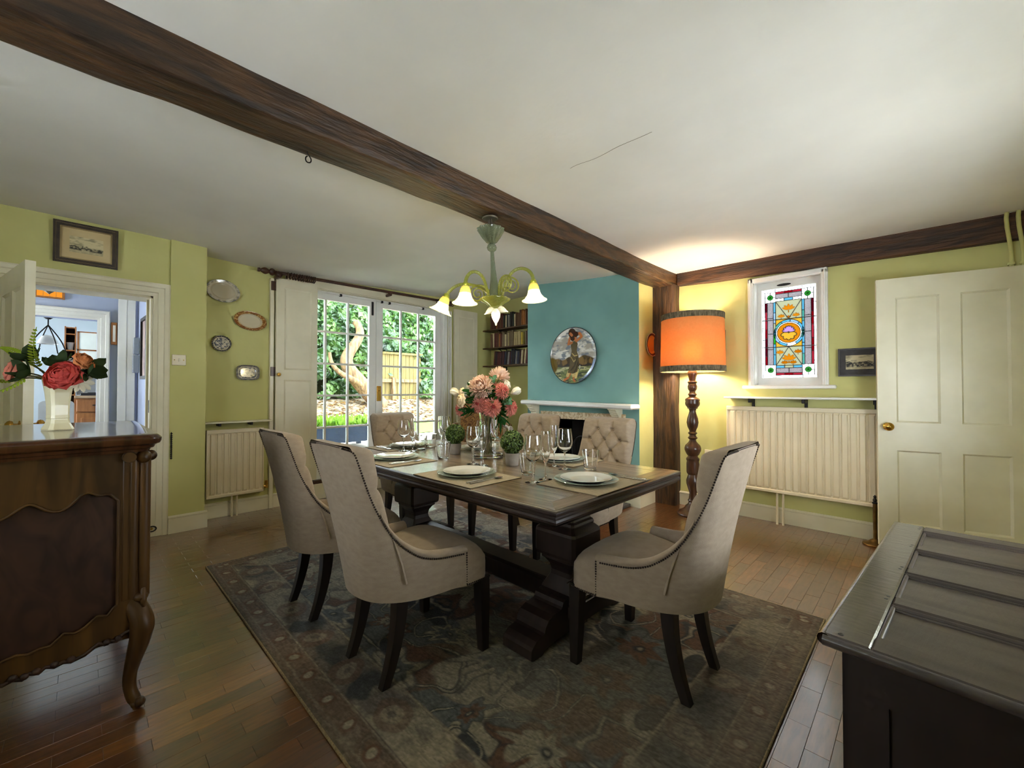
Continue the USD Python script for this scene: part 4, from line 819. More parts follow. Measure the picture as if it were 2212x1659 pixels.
def arm(right, depth, zr, top):
    """an arching arm to a bell shade; rim height zr; top of the arch"""
    d2_ = r2_*right+f2_*depth; L = np.linalg.norm(d2_); u = d2_/L
    pt = lambda a, z: (u[0]*a+r2_[0]*(2.2-1.7)*.062, u[1]*a+r2_[1]*(2.2-1.7)*.062, z)
    pts = spline([pt(.035, 1.71), pt(.06, 1.77), pt(.40*L+.02, top-.008), pt(.66*L, top), pt(.86*L, top-.03), pt(.93*L, zr+.125)], 30)
    a = obj('arm', tube(pts, np.linspace(.0085, .0105, 30), 12), CG, cd, smooth=True)
    tip = pts[-1]; dr = pts[-1]-pts[-3]; dr /= np.linalg.norm(dr); dr = dr+np.array([0, 0, -.45]); dr /= np.linalg.norm(dr)
    M = frame_to(dr, tip, 0, .9)
    obj('cup', xf(flute([(.008, -.012), (.018, -.008), (.022, .004), (.02, .02), (.012, .022), (.008, -.012)], 36, 8, .08), M), CG, a, smooth=True)
    bell = obj('bell_shade', xf(flute([(.014, .012), (.026, .016), (.033, .035), (.037, .060), (.0355, .060), (.030, .036), (.023, .019), (.014, .015), (.014, .012)], 72, 24, .012), M), BELLT, a, smooth=True)
    obj('bell_rim', xf(flute([(.037, .0605), (.040, .075), (.047, .092), (.066, .115), (.082, .124), (.081, .127), (.064, .118), (.044, .095), (.037, .076), (.0355, .0605)], 72, 24, .012), M), BELL, a, smooth=True)
    c = tip+dr*.088
    obj('bulb', sphere(c, .024, 2, 1.15), glow('chandelier_bulb_glow', (1.0, .86, .55), 380) if 'chandelier_bulb_glow' not in MC else MC['chandelier_bulb_glow'], a, smooth=True)
    return c
BUL = [arm(.245, -.10, 1.675, 1.885), arm(-.18, -.13, 1.652, 1.86), arm(-.335, .12, 1.64, 1.825)]
for right, depth, zt in ((.135, .05, 1.86), (.10, -.12, 1.84), (-.07, .16, 1.79), (-.19, .0, 1.80)):   # scrolled ornaments between the arms
    d2_ = r2_*right+f2_*depth; L = np.linalg.norm(d2_); u = d2_/L; o = r2_*.031
    pts = [(.03, 1.71), (.036, 1.76), (.05, zt-.02), (.09, zt)]
    th = np.linspace(0, 2*PI*2.1, 46); rad_ = np.linspace(.052, .010, 46); cxy = (.105, zt-.052)
    pts += [(cxy[0]+rad_[k]*math.sin(th[k]), cxy[1]+rad_[k]*math.cos(th[k])) for k in range(3, 46)]
    P = np.array([(o[0]+u[0]*a, o[1]+u[1]*a, z) for a, z in pts])
    obj('scroll', tube(spline(P, 90), np.linspace(.0065, .0035, 90), 8), CG, cd, smooth=True)
bd = [(0, 0), (.010, .004), (.022, .020), (.028, .04), (.026, .062), (.016, .085), (.007, .10), (.005, .112), (0, .116)]
o = np.array([r2_[0]*.034, r2_[1]*.034])
for dr in ((r2_[0]*.02, r2_[1]*.02, -1), (-r2_[0]*.9, -r2_[1]*.9, -.62), (r2_[0]*.9, r2_[1]*.9, -.36), (f2_[0]*.9, f2_[1]*.9, -.5)):
    obj('bud', xf(flute(bd, 48, 12, .02), frame_to(dr, (o[0], o[1], 1.668), sc=1.0 if dr[2] == -1 else .72)), BUD, cd, smooth=True)
# iron hook on the beam
obj('hook', tube(spline([(-1.955, .70, 2.235), (-1.955, .70, 2.212), (-1.955, .712, 2.196), (-1.955, .708, 2.180), (-1.955, .694, 2.178), (-1.955, .689, 2.192), (-1.955, .697, 2.204)], 30), .0028, 8), IRON, smooth=True, label='small black iron hook loop under the ceiling beam', cat='hook')
# ================================================================ fireplace, alcove, wall decoration
MX = np.eye(4); MX[:3, 0] = (0, 1, 0); MX[:3, 1] = (0, 0, 1); MX[:3, 2] = (1, 0, 0)         # onto walls facing +x
MY = np.eye(4); MY[:3, 0] = (1, 0, 0); MY[:3, 1] = (0, 0, 1); MY[:3, 2] = (0, -1, 0)        # onto walls facing -y
def at(M, p): M = M.copy(); M[:3, 3] = p; return M
mt = thing('mantelpiece', 'cream mantel shelf on two stepped corbels over the fireplace', 'mantelpiece')
def tilt(m): v = np.array(m.vertices); v[:, 2] += -.016*(v[:, 0]+2.74); return TM(v, m.faces)
obj('shelf_board', tilt(box(-3.475, -2.0, YB-.175, YB, .982, 1.032, .014)), WHITEP, mt)
for x in (-3.40, -2.285):
    stp = [(YB, .985), (YB-.15, .985), (YB-.152, .972), (YB-.135, .968), (YB-.128, .955), (YB-.118, .952), (YB-.116, .938), (YB-.10, .932), (YB-.098, .918), (YB-.08, .912), (YB-.078, .898), (YB-.058, .892), (YB-.055, .872), (YB-.035, .862), (YB, .83)]
    obj('corbel', tilt(prism(stp, x, x+.085, 'yz')), CREAM, mt)
fs = thing('fireplace_surround', 'speckled cream stone lintel and slips around the dark fireplace opening', 'fireplace')
STN = mat('speckled_stone', s(222, 206, 176), s(178, 152, 116), scale=38, rough=.6, bump=.0015, bscale=60, detail=5, lo=.4, hi=.6)
obj('lintel', box(-3.28, -2.16, YB-.022, YB, .835, .915, .003), STN, fs); obj('slip', box(-3.28, FP[0], YB-.022, YB, 0, .835, .003), STN, fs); obj('slip', box(FP[2], -2.16, YB-.022, YB, 0, .835, .003), STN, fs)
obj('hearth', box(-3.35, -2.1, YB-.28, YB-.023, .001, .03, .004), mat('hearth_slate', s(70, 66, 64), s(52, 50, 50), rough=.6), fs)
fg = thing('fire_screen', 'arched black iron fire screen standing in the fireplace opening', 'fire screen', (-2.66, YB-.06, .031))
for x0, x1 in ((-.36, -.13), (-.12, .12), (.13, .36)):
    xm, hw = (x0+x1)/2, (x1-x0)/2; a = np.linspace(0, PI, 14)
    P = np.vstack([[(x1, 0, 0), (x1, 0, .25)], np.column_stack([xm+hw*np.cos(a), np.zeros(14), .47+.16*np.sin(a)]), [(x0, 0, .25), (x0, 0, 0)]])
    obj('frame', tube(P, .007, 8), IRON, fg, smooth=True)
    obj('mesh_bars', [rod((x, 0, .02), (x, 0, .47+.16*math.sqrt(max(0, 1-((x-xm)/hw)**2))-.002), .0022, 5) for x in np.linspace(x0, x1, 9)[1:-1]], IRON, fg)
# bookshelves
SHW = mat('bookshelf_wood', s(96, 68, 44), s(66, 45, 28), scale=6, stretch=(1, 6, 6), rough=.5)
shz = (2.03, 1.77, 1.515)
for k, z in enumerate(shz):
    t = thing('wall_shelf', f'{("top", "middle", "bottom")[k]} brown wooden bookshelf in the alcove', 'shelf')
    obj('board', box(-4.60, -3.506, YF-.2, YF, z-.018, z, .003), SHW, t)
    for x in (-4.3, -3.64):
        th = np.linspace(0, 2*PI*1.3, 22); sp_ = np.column_stack([np.full(22, x), YF-.075-.045*np.exp(-th/5)*np.cos(th), z-.075-.045*np.exp(-th/5)*np.sin(th)])
        obj('bracket', [box(x-.008, x+.008, YF-.17, YF, z-.026, z-.018), box(x-.008, x+.008, YF-.008, YF, z-.17, z-.018), tube(sp_, .006, 6), tube(spline([(x, YF-.16, z-.024), (x, YF-.10, z-.06), (x, YF-.02, z-.15)], 10), .006, 6)], IRON, t)
bc = dict(red=('dark red', s(88, 34, 24)), brown=('brown', s(96, 62, 38)), orange=('orange-brown', s(168, 104, 46)), black=('black', s(34, 30, 30)), green=('dark green', s(48, 58, 48)), cream=('cream', s(214, 200, 160)), taupe=('taupe', s(126, 108, 84)), khaki=('khaki', s(186, 168, 120)),
          yellow=('yellow', s(206, 180, 52)), olive=('olive', s(122, 110, 36)), maroon=('maroon', s(78, 36, 40)), navy=('navy', s(40, 46, 70)), grey=('grey', s(140, 136, 130)))
BM = {k: mat('book_'+k, v[1], tuple(np.array(v[1])*.8), scale=30, rough=.65) for k, v in bc.items()}
PAPER = mat('book_pages', s(226, 212, 178), s(206, 190, 152), scale=60, stretch=(8, 1, 1), rough=.9)
rows = (['brown', 'red', 'brown', 'red', 'red', 'orange', 'red', 'red', 'brown', 'red', 'red', 'green', 'black', 'cream', 'black', 'grey', 'black', 'black', 'green', 'cream', 'brown', 'brown', 'brown', 'brown', 'orange', 'orange', 'orange', 'brown', 'red'],
        ['brown', 'brown', 'cream', 'red', 'red', 'brown', 'orange', 'red', 'taupe', 'taupe', 'cream', 'taupe', 'khaki', 'taupe', 'taupe', 'taupe', 'khaki', 'khaki', 'khaki', 'khaki', 'khaki', 'yellow', 'olive', 'taupe', 'maroon', 'grey', 'cream', 'black', 'navy', 'grey', 'brown', 'red', 'taupe'],
        ['red', 'black', 'maroon', 'red', 'maroon', 'black', 'maroon', 'navy', 'black', 'grey', 'maroon', 'navy', 'black', 'black', 'navy', 'grey', 'navy', 'black', 'maroon', 'cream', 'brown', 'cream', 'red', 'black', 'maroon', 'navy', 'grey', 'black'])
RB = random.Random(11); ORD = 'first second third fourth fifth sixth seventh eighth ninth tenth eleventh twelfth thirteenth'.split()
for k, row in enumerate(rows):
    x = (-4.46, -4.46, -4.40)[k]; sn = ('top', 'middle', 'bottom')[k]; cnt = {c: row.count(c) for c in row}
    seen = {}
    for c in row:
        w = RB.uniform(.018, .034); h = RB.uniform(.165, .215) if c != 'khaki' else .185; d = RB.uniform(.12, .15); ln = RB.uniform(-2, 2) if k < 2 else RB.uniform(3, 7)
        if x+w > -3.53: break
        nm_ = bc[c][0]
        seen[c] = seen.get(c, 0)+1; od = ORD[seen[c]-1]
        lb = f'{od} {nm_} book from the left on the {sn} alcove shelf' if cnt[c] > 1 else f'the only {nm_} book on the {sn} alcove shelf'
        t = thing('book', lb, 'book', (x+(.0 if ln <= 0 else 0), YF-.19+RB.uniform(0, .015), shz[k]+.0005), 0, group=f'{nm_} books on the {sn} alcove shelf')
        M = rot(ln, (0, 1, 0), (w if ln > 0 else 0, 0, 0))
        spine = prism([(0, .006), (w*.2, 0), (w*.8, 0), (w, .006), (w, d), (w-.002, d), (w-.002, .009), (.002, .009), (.002, d), (0, d)], 0, h, 'xy')
        obj('cover', xf(spine, M), BM[c], t); obj('pages', xf(box(.002, w-.002, .009, d-.004, .003, h-.004), M), PAPER, t)
        x += w+.0012+(h*math.sin(math.radians(abs(ln)))*.0+.0005)
# ---- decorated plates
def disc(a, b, ex, prof, fn, nr=40, na=96):
    """prof: (r, z) from centre to rim, front; returns mesh and colours"""
    prof = np.array(prof, float); rs = np.linspace(0, 1, nr); zs = np.interp(rs, prof[:, 0], prof[:, 1])
    an = np.arange(na)*2*PI/na; ux_ = np.sign(np.cos(an))*np.abs(np.cos(an))**(2/ex); uy_ = np.sign(np.sin(an))*np.abs(np.sin(an))**(2/ex)
    P = np.stack([rs[None]*ux_[:, None]*a, rs[None]*uy_[:, None]*b, np.broadcast_to(zs, (na, nr))], -1)
    Q = np.stack([(.97*ux_)[:, None]*a*np.ones((1, 1)), (.97*uy_)[:, None]*b, np.full((na, 1), zs[-1]-.006)], -1); Q0 = np.stack([(.6*ux_)[:, None]*a, (.6*uy_)[:, None]*b, np.full((na, 1), .0)], -1); Q1 = Q0*[.01, .01, 1]
    C_ = fn(np.broadcast_to(rs, (na, nr)), np.broadcast_to(an[:, None], (na, nr)), P[..., 0]/a, P[..., 1]/b); edge_ = C_[:, -1:, :]
    G_ = np.concatenate([P, Q, Q0, Q1], 1); CC = np.concatenate([C_, edge_, edge_*.8, edge_*.8], 1)
    return grid(G_, cu=True), CC.reshape(-1, 3)
POT = colmat('glazed_pottery', rough=.12, coat_weight=.4)
PR = [(0, .010), (.62, .010), (.72, .016), (.97, .024), (1, .024)]
def n2(u, v, sc, sd): return meshkit.fbm(np.stack([u*sc, v*sc, np.full_like(u, sd)], -1), 3, seed=int(sd))
wht, ivory = np.array(s(200, 192, 172)), np.array(s(196, 184, 156)); bl_, dk = np.array(s(58, 68, 88)), np.array(s(48, 46, 48))
def f1(r, a, u, v):
    c = np.ones(r.shape+(3,))*ivory*.9; sc = .93+.03*np.cos(a*12); c = lerp(c, np.array(s(84, 94, 106)), (r-sc+.03)*40); tz = (r > .72)*(n2(u*4, v*4, 2.2, 3) > .5)*(np.abs((a*12/(2*PI)) % 1-.5) < .42); return lerp(c, wht, (r > .72)*.7-tz*.3)*(1-.35*tz*(r > .84))[..., None]
def f2(r, a, u, v):
    c = np.ones(r.shape+(3,))*ivory; b_ = np.clip((r-.72)*30, 0, 1); c = lerp(c, np.array(s(128, 78, 34)), b_); g_ = n2(u, v, 16, 5); return lerp(c, np.array(s(196, 160, 96)), b_*(g_-.56)*12)
def willow(sd, rimc):
    def f(r, a, u, v):
        g_ = n2(u, v, 5.5, sd); c = lerp(np.ones(r.shape+(3,))*wht, bl_*.8, (g_-.48)*14); g2 = n2(u, v, 13, sd+2); c = lerp(c, wht, (g2-.60)*14); ring_ = (r > .72)*(r < .80); c = lerp(c, wht, ring_.astype(float)); g3 = np.cos(a*24)*.5+n2(u, v, 12, sd+5); c = lerp(c, lerp(np.ones(r.shape+(3,))*rimc, wht*.7, (g3-.75)*2), (r-.82)*30); return c
    return f
for (a_, b_, ex, fn, y, z, rl_, lb) in ((.134, .104, 2, f1, .912, 2.072, -8, 'large oval ivory platter with blue-grey rim, highest of the wall plates'), (.139, .092, 2, f2, 1.135, 1.822, -6, 'oval ivory platter with a brown patterned rim on the green wall'),
                                   (.077, .074, 2, willow(3, dk), .903, 1.588, 0, 'small round blue and white plate with dark rim on the green wall'), (.098, .072, 3.6, willow(8, np.array(s(104, 100, 98))), 1.118, 1.327, 0, 'rounded oblong blue and white dish, lowest of the wall plates')):
    m, c = disc(a_, b_, ex, PR, fn); t = thing('wall_plate', lb, 'plate', (XL+.012, y*.996, z)); M = MX@rot(rl_, (0, 0, 1))
    M = M@rot(-3, (1, 0, 0)); obj('dish', xf(m, M), POT, t, col=c); obj('hanger', [rod((.002, 0, b_*.5), (.002, 0, b_*.9), .0015, 5)], BRASS, t)
def f5(r, a, u, v):
    c = np.ones(r.shape+(3,))*np.array(s(222, 150, 60)); c = lerp(c, np.array(s(110, 44, 24)), (r-.76)*40); return lerp(c, np.array(s(214, 190, 150)), (r-.94)*60)
m, c = disc(.128, .122, 2, PR, f5); t = thing('wall_plate', 'round orange plate with a dark red rim on the side of the chimney breast', 'plate', (-2.013, 4.112, 1.63)); obj('dish', xf(m, MX), POT, t, col=c); obj('hanger', [rod((.002, 0, .06), (.002, 0, .11), .0015, 5)], BRASS, t)
# large painted charger: a standing woman with raised arms before hills
Pg = lambda *p: Polygon(p)
sk, hair, dr_, dr2, ch_ = np.array(s(186, 112, 66)), np.array(s(58, 32, 24)), np.array(s(88, 76, 52)), np.array(s(64, 54, 40)), np.array(s(206, 178, 116))
def limb(pts, w): return LineString(pts).buffer(w)
fig = [(limb([(-.10, -.62), (-.20, -.78), (-.34, -.86)], .045), sk), (limb([(.04, -.62), (.04, -.86), (.10, -.90)], .04), sk), (limb([(.02, -.55), (.03, -.70)], .06), ch_), (limb([(.20, -.52), (.14, -.76)], .055), ch_), (limb([(-.16, -.56), (-.22, -.70)], .06), ch_),
       (Pg((-.05, .50), (.14, .52), (.20, .40), (.16, .16), (.24, -.05), (.26, -.30), (.20, -.58), (.02, -.64), (-.22, -.60), (-.14, -.36), (-.12, -.1), (-.06, .16), (-.10, .36)), dr_), (limb([(-.04, .08), (.06, -.02), (.18, .0)], .018), ch_*.7), (limb([(-.08, -.05), (.04, -.22), (.16, -.12)], .018), ch_*.6), (limb([(.17, -.1), (.08, -.36), (-.08, -.52)], .03), dr2), (limb([(.22, -.25), (.14, -.48), (.06, -.6)], .022), dr2),
       (limb([(-.06, .46), (-.20, .42), (-.14, .62), (-.10, .74)], .05), sk), (limb([(.14, .50), (.36, .64), (.28, .76), (.16, .74)], .046), sk), (Pg((.0, .70), (.10, .74), (.16, .62), (.12, .50), (.03, .52)), sk), (Point(.12, .74).buffer(.10), hair), (Point(-.05, .80).buffer(.16), hair), (limb([(-.08, .8), (-.02, .60)], .09), hair), (limb([(-.12, .78), (-.06, .72)], .05), sk)]
def f6(r, a, u, v):
    g_ = n2(u, v*2.2, 3.2, 4); c = lerp(np.ones(r.shape+(3,))*np.array(s(168, 160, 148)), np.array(s(222, 218, 210)), (g_-.40)*5); c = lerp(c, np.array(s(120, 126, 136)), (n2(u, v*2, 5, 7)-.56)*7)
    h1 = -.12+.16*np.exp(-((u-.42)/.2)**2)+.10*np.exp(-((u+.22)/.2)**2)+.05*np.cos(u*9); hill = np.clip((h1-v)*30, 0, 1); fold = n2(u*1.6, v*.7, 6, 9)
    c = lerp(c, lerp(np.ones(r.shape+(3,))*np.array(s(126, 100, 62)), np.array(s(72, 56, 40)), (fold-.42)*8), hill); c = lerp(c, np.array(s(46, 40, 44)), np.clip((-.30-.03*np.cos(u*14)-v)*25, 0, 1)*np.clip((v+.42)*25, 0, 1))
    fld = np.clip((-.38-v)*25, 0, 1); gr_ = n2(u*.8, v*3, 6, 12); c = lerp(c, lerp(np.ones(r.shape+(3,))*np.array(s(112, 122, 78)), np.array(s(186, 182, 140)), (gr_-.48)*9), fld); c = lerp(c, np.array(s(60, 68, 62)), fld*np.clip((n2(u, v*2, 9, 15)-.58)*12, 0, 1))
    c = lerp(c, np.array(s(104, 84, 34)), np.clip((.34-np.hypot((u+.92)/.8, (v+.34)/1.0))*16, 0, 1)); c = lerp(c, np.array(s(210, 206, 190)), np.clip((.05-np.maximum(np.abs(u-.30)*3, np.abs(v+.42)/1.6))*60, 0, 1))
    for pg, col_ in fig:
        ins = shapely.contains_xy(pg, u.ravel(), v.ravel()).reshape(u.shape); c[ins] = col_*(.75+.5*n2(u, v, 9, 21)[ins][:, None])
    edgeb = np.clip((r-.935)*60, 0, 1)*np.clip((1.0-r)*0+1, 0, 1); rightb = np.clip((u-.2)*2, 0, 1)*np.clip((-.05-v)*6, 0, 1); c = lerp(c, np.array(s(70, 100, 156)), np.clip((r-.86)*20, 0, 1)*rightb); return lerp(c, np.array(s(34, 44, 50)), np.clip((r-.968)*80, 0, 1))
m, c = disc(.318, .318, 2, [(0, .020), (.86, .022), (.95, .028), (.985, .034), (1, .032)], f6, nr=110, na=300)
t = thing('wall_charger', 'large round ceramic charger painted with a woman with raised arms, over the mantel', 'plate', (-2.80, YB-.004, 1.548)); obj('dish', xf(m, MY@rot(-1.5, (1, 0, 0))), POT, t, col=c); obj('hanger', [rod((0, -.002, .2), (0, -.002, .31), .002, 5)], BRASS, t)
# ---- pictures
PRINT = colmat('printed_paper', rough=.8)
def picture(name, label, W, H, loc, M, fw_, frM, matw, matM, img, tiltd=0, gold=True):
    t = thing(name, label, 'picture', loc); TT = at(M, (0, 0, 0))@rot(tiltd, (1, 0, 0), (0, -H/2, 0))
    fr = sbox(-W/2, -H/2, W/2, H/2); op = sbox(-W/2+fw_, -H/2+fw_, W/2-fw_, H/2-fw_)
    obj('frame', xf(cat([prism(fr.difference(op), .0, .02), prism(fr.difference(fr.buffer(-fw_*.35, join_style=2)), .0, .026)]), TT), frM, t)
    if gold: obj('gilt_slip', xf(cat([prism(op.buffer(.003, join_style=2).difference(op.buffer(-.004, join_style=2)), .004, .021), prism(fr.buffer(-.013, join_style=2).difference(fr.buffer(-.0145, join_style=2)), .018, .0205)]), TT), mat('gilt', s(160, 140, 98), s(130, 110, 72), rough=.4, metal=.4), t)
    iw_, ih_ = img[0], img[1]; ox, oy = img[3] if len(img) > 3 else (0, 0)
    hole = sbox(ox-iw_/2, oy-ih_/2, ox+iw_/2, oy+ih_/2)
    obj('mount', xf(prism(op.difference(hole), .003, .009), TT), matM, t)
    uu_, vv_ = np.meshgrid(np.linspace(-1, 1, 60), np.linspace(-1, 1, 36), indexing='ij'); cc = img[2](uu_, vv_)
    obj('print', xf(grid(np.stack([ox+uu_*iw_/2, oy+vv_*ih_/2, np.full_like(uu_, .008)], -1)), TT), PRINT, t, col=cc.reshape(-1, 3))
    return t
def engraving(sd, hz, base=(206, 192, 150), ink=(60, 58, 50)):
    def f(u, v):
        b0, k0 = np.array(s(*base)), np.array(s(*ink)); h_ = hz+.18*(n2(u, u*0, 2.2, sd)-.5)*2+.22*np.clip(n2(u*6, u*0, 1.4, sd+3)-.5, 0, 1); cl_ = n2(u, v*1.6, 2.6, sd+7)
        c = lerp(np.ones(u.shape+(3,))*b0, k0, np.clip((cl_-.5)*2, 0, .55)); c = lerp(c, lerp(np.ones(u.shape+(3,))*k0, b0, np.clip((n2(u, v, 8, sd+2)-.45)*2.5, 0, .8)), np.clip((h_-v)*14, 0, 1)); return lerp(c, b0*.9, np.clip((-.62-v)*8, 0, .7))
    return f
FRB = mat('picture_frame_dark', s(60, 46, 34), s(42, 32, 24), scale=20, rough=.4); FRG = mat('picture_mount_grey', s(62, 58, 58), s(52, 48, 48), scale=30, rough=.7); PAP = mat('aged_paper', s(206, 186, 142), s(194, 172, 128), scale=5, rough=.9)
picture('framed_print', 'framed sepia engraving in a dark frame over the hall doorway', .335, .29, (-4.398, .022, 2.222), MX, .036, FRB, .05, PAP, (.175, .115, engraving(4, -.15), (0, -.005)), tiltd=5)
picture('framed_print', 'small dark-framed engraving on the wall left of the cream door', .265, .222, (-.357, YF-.002, 1.382), MY, .010, FRB, .05, FRG, (.172, .112, engraving(9, .1, (196, 184, 150), (44, 44, 44))), gold=False)
picture('framed_print', 'small brown-framed picture half hidden behind the lamp shade', .22, .235, (-1.455, YF-.002, 1.617), MY, .014, FRB, .05, mat('picture_mount_brown', s(126, 88, 58), s(112, 76, 50), rough=.7), (.10, .14, engraving(14, .0, (222, 170, 110), (90, 50, 30))), gold=False)
# ---- switches, socket, pipes, small fittings
PLA = mat('white_plastic', s(226, 216, 190), s(220, 208, 180), rough=.35); BLK = mat('black_plastic', s(30, 30, 34), s(24, 24, 28), rough=.4)
t = thing('light_switch', 'cream light switch plate on the narrow green pier', 'light switch', (XP, .563, 1.408)); obj('plate', box(0, .012, -.046, .046, -.044, .044, .003), PLA, t); obj('rocker', box(.011, .017, -.006, .006, -.012, .012, .002), PLA, t)
for y in (-.03, .03): obj('screw', xf(cyl((0, 0), .004, 0, .002, 10), at(MX, (.012, y, 0))), BRASS, t)
t = thing('wall_socket', 'cream wall socket with a black plug behind the floor lamp', 'socket', (-1.47, YF, .535)); obj('plate', box(-.073, .073, -.012, 0, -.043, .043, .003), PLA, t); obj('plug', box(-.012, .04, -.05, -.012, -.03, .02, .008), BLK, t)
t = thing('heating_pipes', 'pair of green painted heating pipes rising above the cream door', 'pipes')
for x, x2 in ((.425, .405), (.475, .455)): obj('pipe', tube(spline([(x, 4.268, 0), (x, 4.268, 1.0), (x, 4.268, 1.95), (x-.005, 4.25, 2.1), (x2, 4.212, 2.2), (x2, 4.212, 2.345)], 40), .011, 10), WALLG, t, smooth=True); obj('clip', lathe([(0, 1.985), (.019, 1.985), (.019, 2.0), (0, 2.0)], 14, at=(x, 4.268, 0)), WALLG, t)
t = thing('brass_stand', 'short brass pole on a round base standing beside the open cream door', 'stand', (-.268, 4.175, 0))
AGB = mat('aged_brass', s(134, 104, 58), s(96, 72, 40), scale=14, rough=.35, metal=.9)
obj('base', lathe([(0, 0), (.075, 0), (.078, .008), (.07, .016), (.045, .022), (.03, .036), (.016, .045), (0, .045)], 32), AGB, t, smooth=40); obj('pole', cyl((0, 0), .013, .044, .31, 16), AGB, t, smooth=40)
obj('finial', lathe([(0, .308), (.017, .309), (.017, .318), (.009, .322), (.014, .334), (.009, .345), (.006, .352), (.011, .36), (.004, .37), (0, .374)], 18), IRON, t, smooth=40)
t = thing('beaded_cord', 'short dark beaded cord hanging at the edge of the narrow pier', 'cord', (-4.368, .52, 0)); obj('cord', [rod((0, 0, .60), (0, 0, .82), .003, 6)]+[sphere((.003, 0, .61+.0165*k), .0075, 1) for k in range(13)], IRON, t)
t = thing('door_hook', 'small black oval iron hook plate at the foot of the hall doorway', 'hook', (-4.385, .405, .062)); obj('ring', xf(tube([(.028*math.cos(a), .02*math.sin(a), .008) for a in np.linspace(0, 2*PI, 21)[:-1]], .005, 6, closed=True), MX), IRON, t, smooth=True); obj('boss', xf(lathe([(0, 0), (.01, 0), (.008, .012), (0, .014)], 14), MX), BRASS, t)
# ---- armchair by the alcove
def armchair():
    t = thing('armchair', 'armchair in brown floral tapestry with pale carved arms, behind the vase by the alcove', 'armchair', (-3.72, 3.30, 0), -132)
    TAP = mat('floral_tapestry', s(150, 112, 62), s(92, 58, 34), scale=16, rough=.9, detail=6, dist=3.0, lo=.42, hi=.58); PALE = mat('pale_carved_wood', s(198, 188, 178), s(168, 156, 146), scale=14, rough=.5); GT = mat('tapestry_border', s(164, 150, 118), s(118, 104, 78), scale=30, rough=.9, dist=2)
    pr = sbox(-.20, .44, .20, 1.02).buffer(.06)
    bk = prism(pr, -.27, -.20, 'xz'); v = np.array(bk.vertices); v[:, 1] -= (v[:, 2]-.44)*.16; obj('backrest', TM(v, bk.faces), TAP, t)
    for sg in (-1, 1): obj('post', tube(spline([(sg*.275, -.24, .30), (sg*.28, -.27, .7), (sg*.28, -.34, 1.08)], 14), .03, 10), GT, t, smooth=True)
    ring_ = np.array(pr.exterior.coords)[:-1]; obj('crest_rail', tube(spline([(-.28, -.34, 1.07), (-.15, -.35, 1.12), (0, -.35, 1.14), (.15, -.35, 1.12), (.28, -.34, 1.07)], 20), .026, 10), PALE, t, smooth=True)
    obj('seat', box(-.27, .27, -.24, .28, .34, .45, .035), TAP, t); obj('seat_rail', box(-.285, .285, -.26, .295, .28, .345, .01), PALE, t)
    for sg in (-1, 1):
        obj('arm', [tube(spline([(sg*.28, -.27, .72), (sg*.32, -.05, .725), (sg*.335, .12, .715), (sg*.325, .20, .69), (sg*.315, .205, .665)], 24), np.interp(np.linspace(0, 1, 24), [0, .6, .85, 1], [.022, .026, .032, .02]), 10), tube(spline([(sg*.325, .16, .69), (sg*.335, .10, .58), (sg*.30, .14, .45), (sg*.285, .20, .33)], 18), .021, 10)], PALE, t, smooth=True)
        obj('arm_pad', tube(spline([(sg*.3, -.17, .748), (sg*.322, -.05, .752), (sg*.333, .06, .745)], 10), .022, 8), TAP, t, smooth=True)
        obj('leg', tube(spline([(sg*.26, .265, .33), (sg*.275, .285, .22), (sg*.262, .27, .08), (sg*.27, .29, .02)], 16), np.linspace(.028, .017, 16), 10), PALE, t, smooth=True); obj('leg', tube(spline([(sg*.25, -.235, .33), (sg*.25, -.26, .15), (sg*.25, -.31, .012)], 10), np.linspace(.024, .016, 10), 10), PALE, t, smooth=True)
armchair()
# ================================================================ on the table
Z0 = TZ+.0002
MATM = mat('woven_placemat', s(160, 148, 128), s(140, 128, 108), scale=240, stretch=(1, .25, 1), rough=.95, bump=.0006, bscale=380)
PORC = mat('white_porcelain', s(214, 214, 212), s(208, 208, 206), rough=.08, coat_weight=.5)
GPL = usdkit.material(stage, LK+'green_glass_plate', {'p': ('principled_bsdf', {'base_color': (.78, .90, .85), 'roughness': .04, 'ior': 1.46, 'transmission_weight': .75})}, [], 'p.BSDF')
CLR = usdkit.material(stage, LK+'clear_glass', {'p': ('principled_bsdf', {'base_color': (.985, .99, .985), 'roughness': 0.0, 'ior': 1.46, 'transmission_weight': 1.0})}, [], 'p.BSDF')
STEEL = mat('cutlery_steel', s(206, 206, 204), s(190, 190, 188), rough=.18, metal=1.0)
def orient(m): return m if m.volume > 0 else TM(m.vertices, m.faces[:, ::-1])
def placemat():
    t = thing('placemat', 'x', 'placemat', group='woven placemats on the dining table'); obj('mat', box(-.224, .224, -.163, .163, 0, .0028, .001), MATM, t); obj('stitched_hem', [box(-.2245, .2245, y-.002, y+.002, .0003, .0034, .0008) for y in (-.161, .161)]+[box(x-.002, x+.002, -.163, .163, .0003, .0034, .0008) for x in (-.2225, .2225)], mat('placemat_hem', s(120, 108, 88), s(104, 94, 76), rough=.95), t); return t
def charger_plate():
    t = thing('glass_plate', 'x', 'plate', group='pale green glass plates'); obj('plate', orient(lathe([(0, .004), (.085, .004), (.095, .006), (.13, .013), (.147, .017), (.149, .0155), (.132, .0095), (.098, .002), (.088, 0), (0, 0)], 64)), GPL, t, smooth=35); return t
def dinner_plate():
    t = thing('dinner_plate', 'x', 'plate', group='white dinner plates'); obj('plate', lathe([(0, .004), (.070, .004), (.08, .0065), (.112, .014), (.1185, .0155), (.1192, .0145), (.108, .009), (.082, .0025), (.072, 0), (0, 0)][::-1], 64), PORC, t, smooth=35); return t
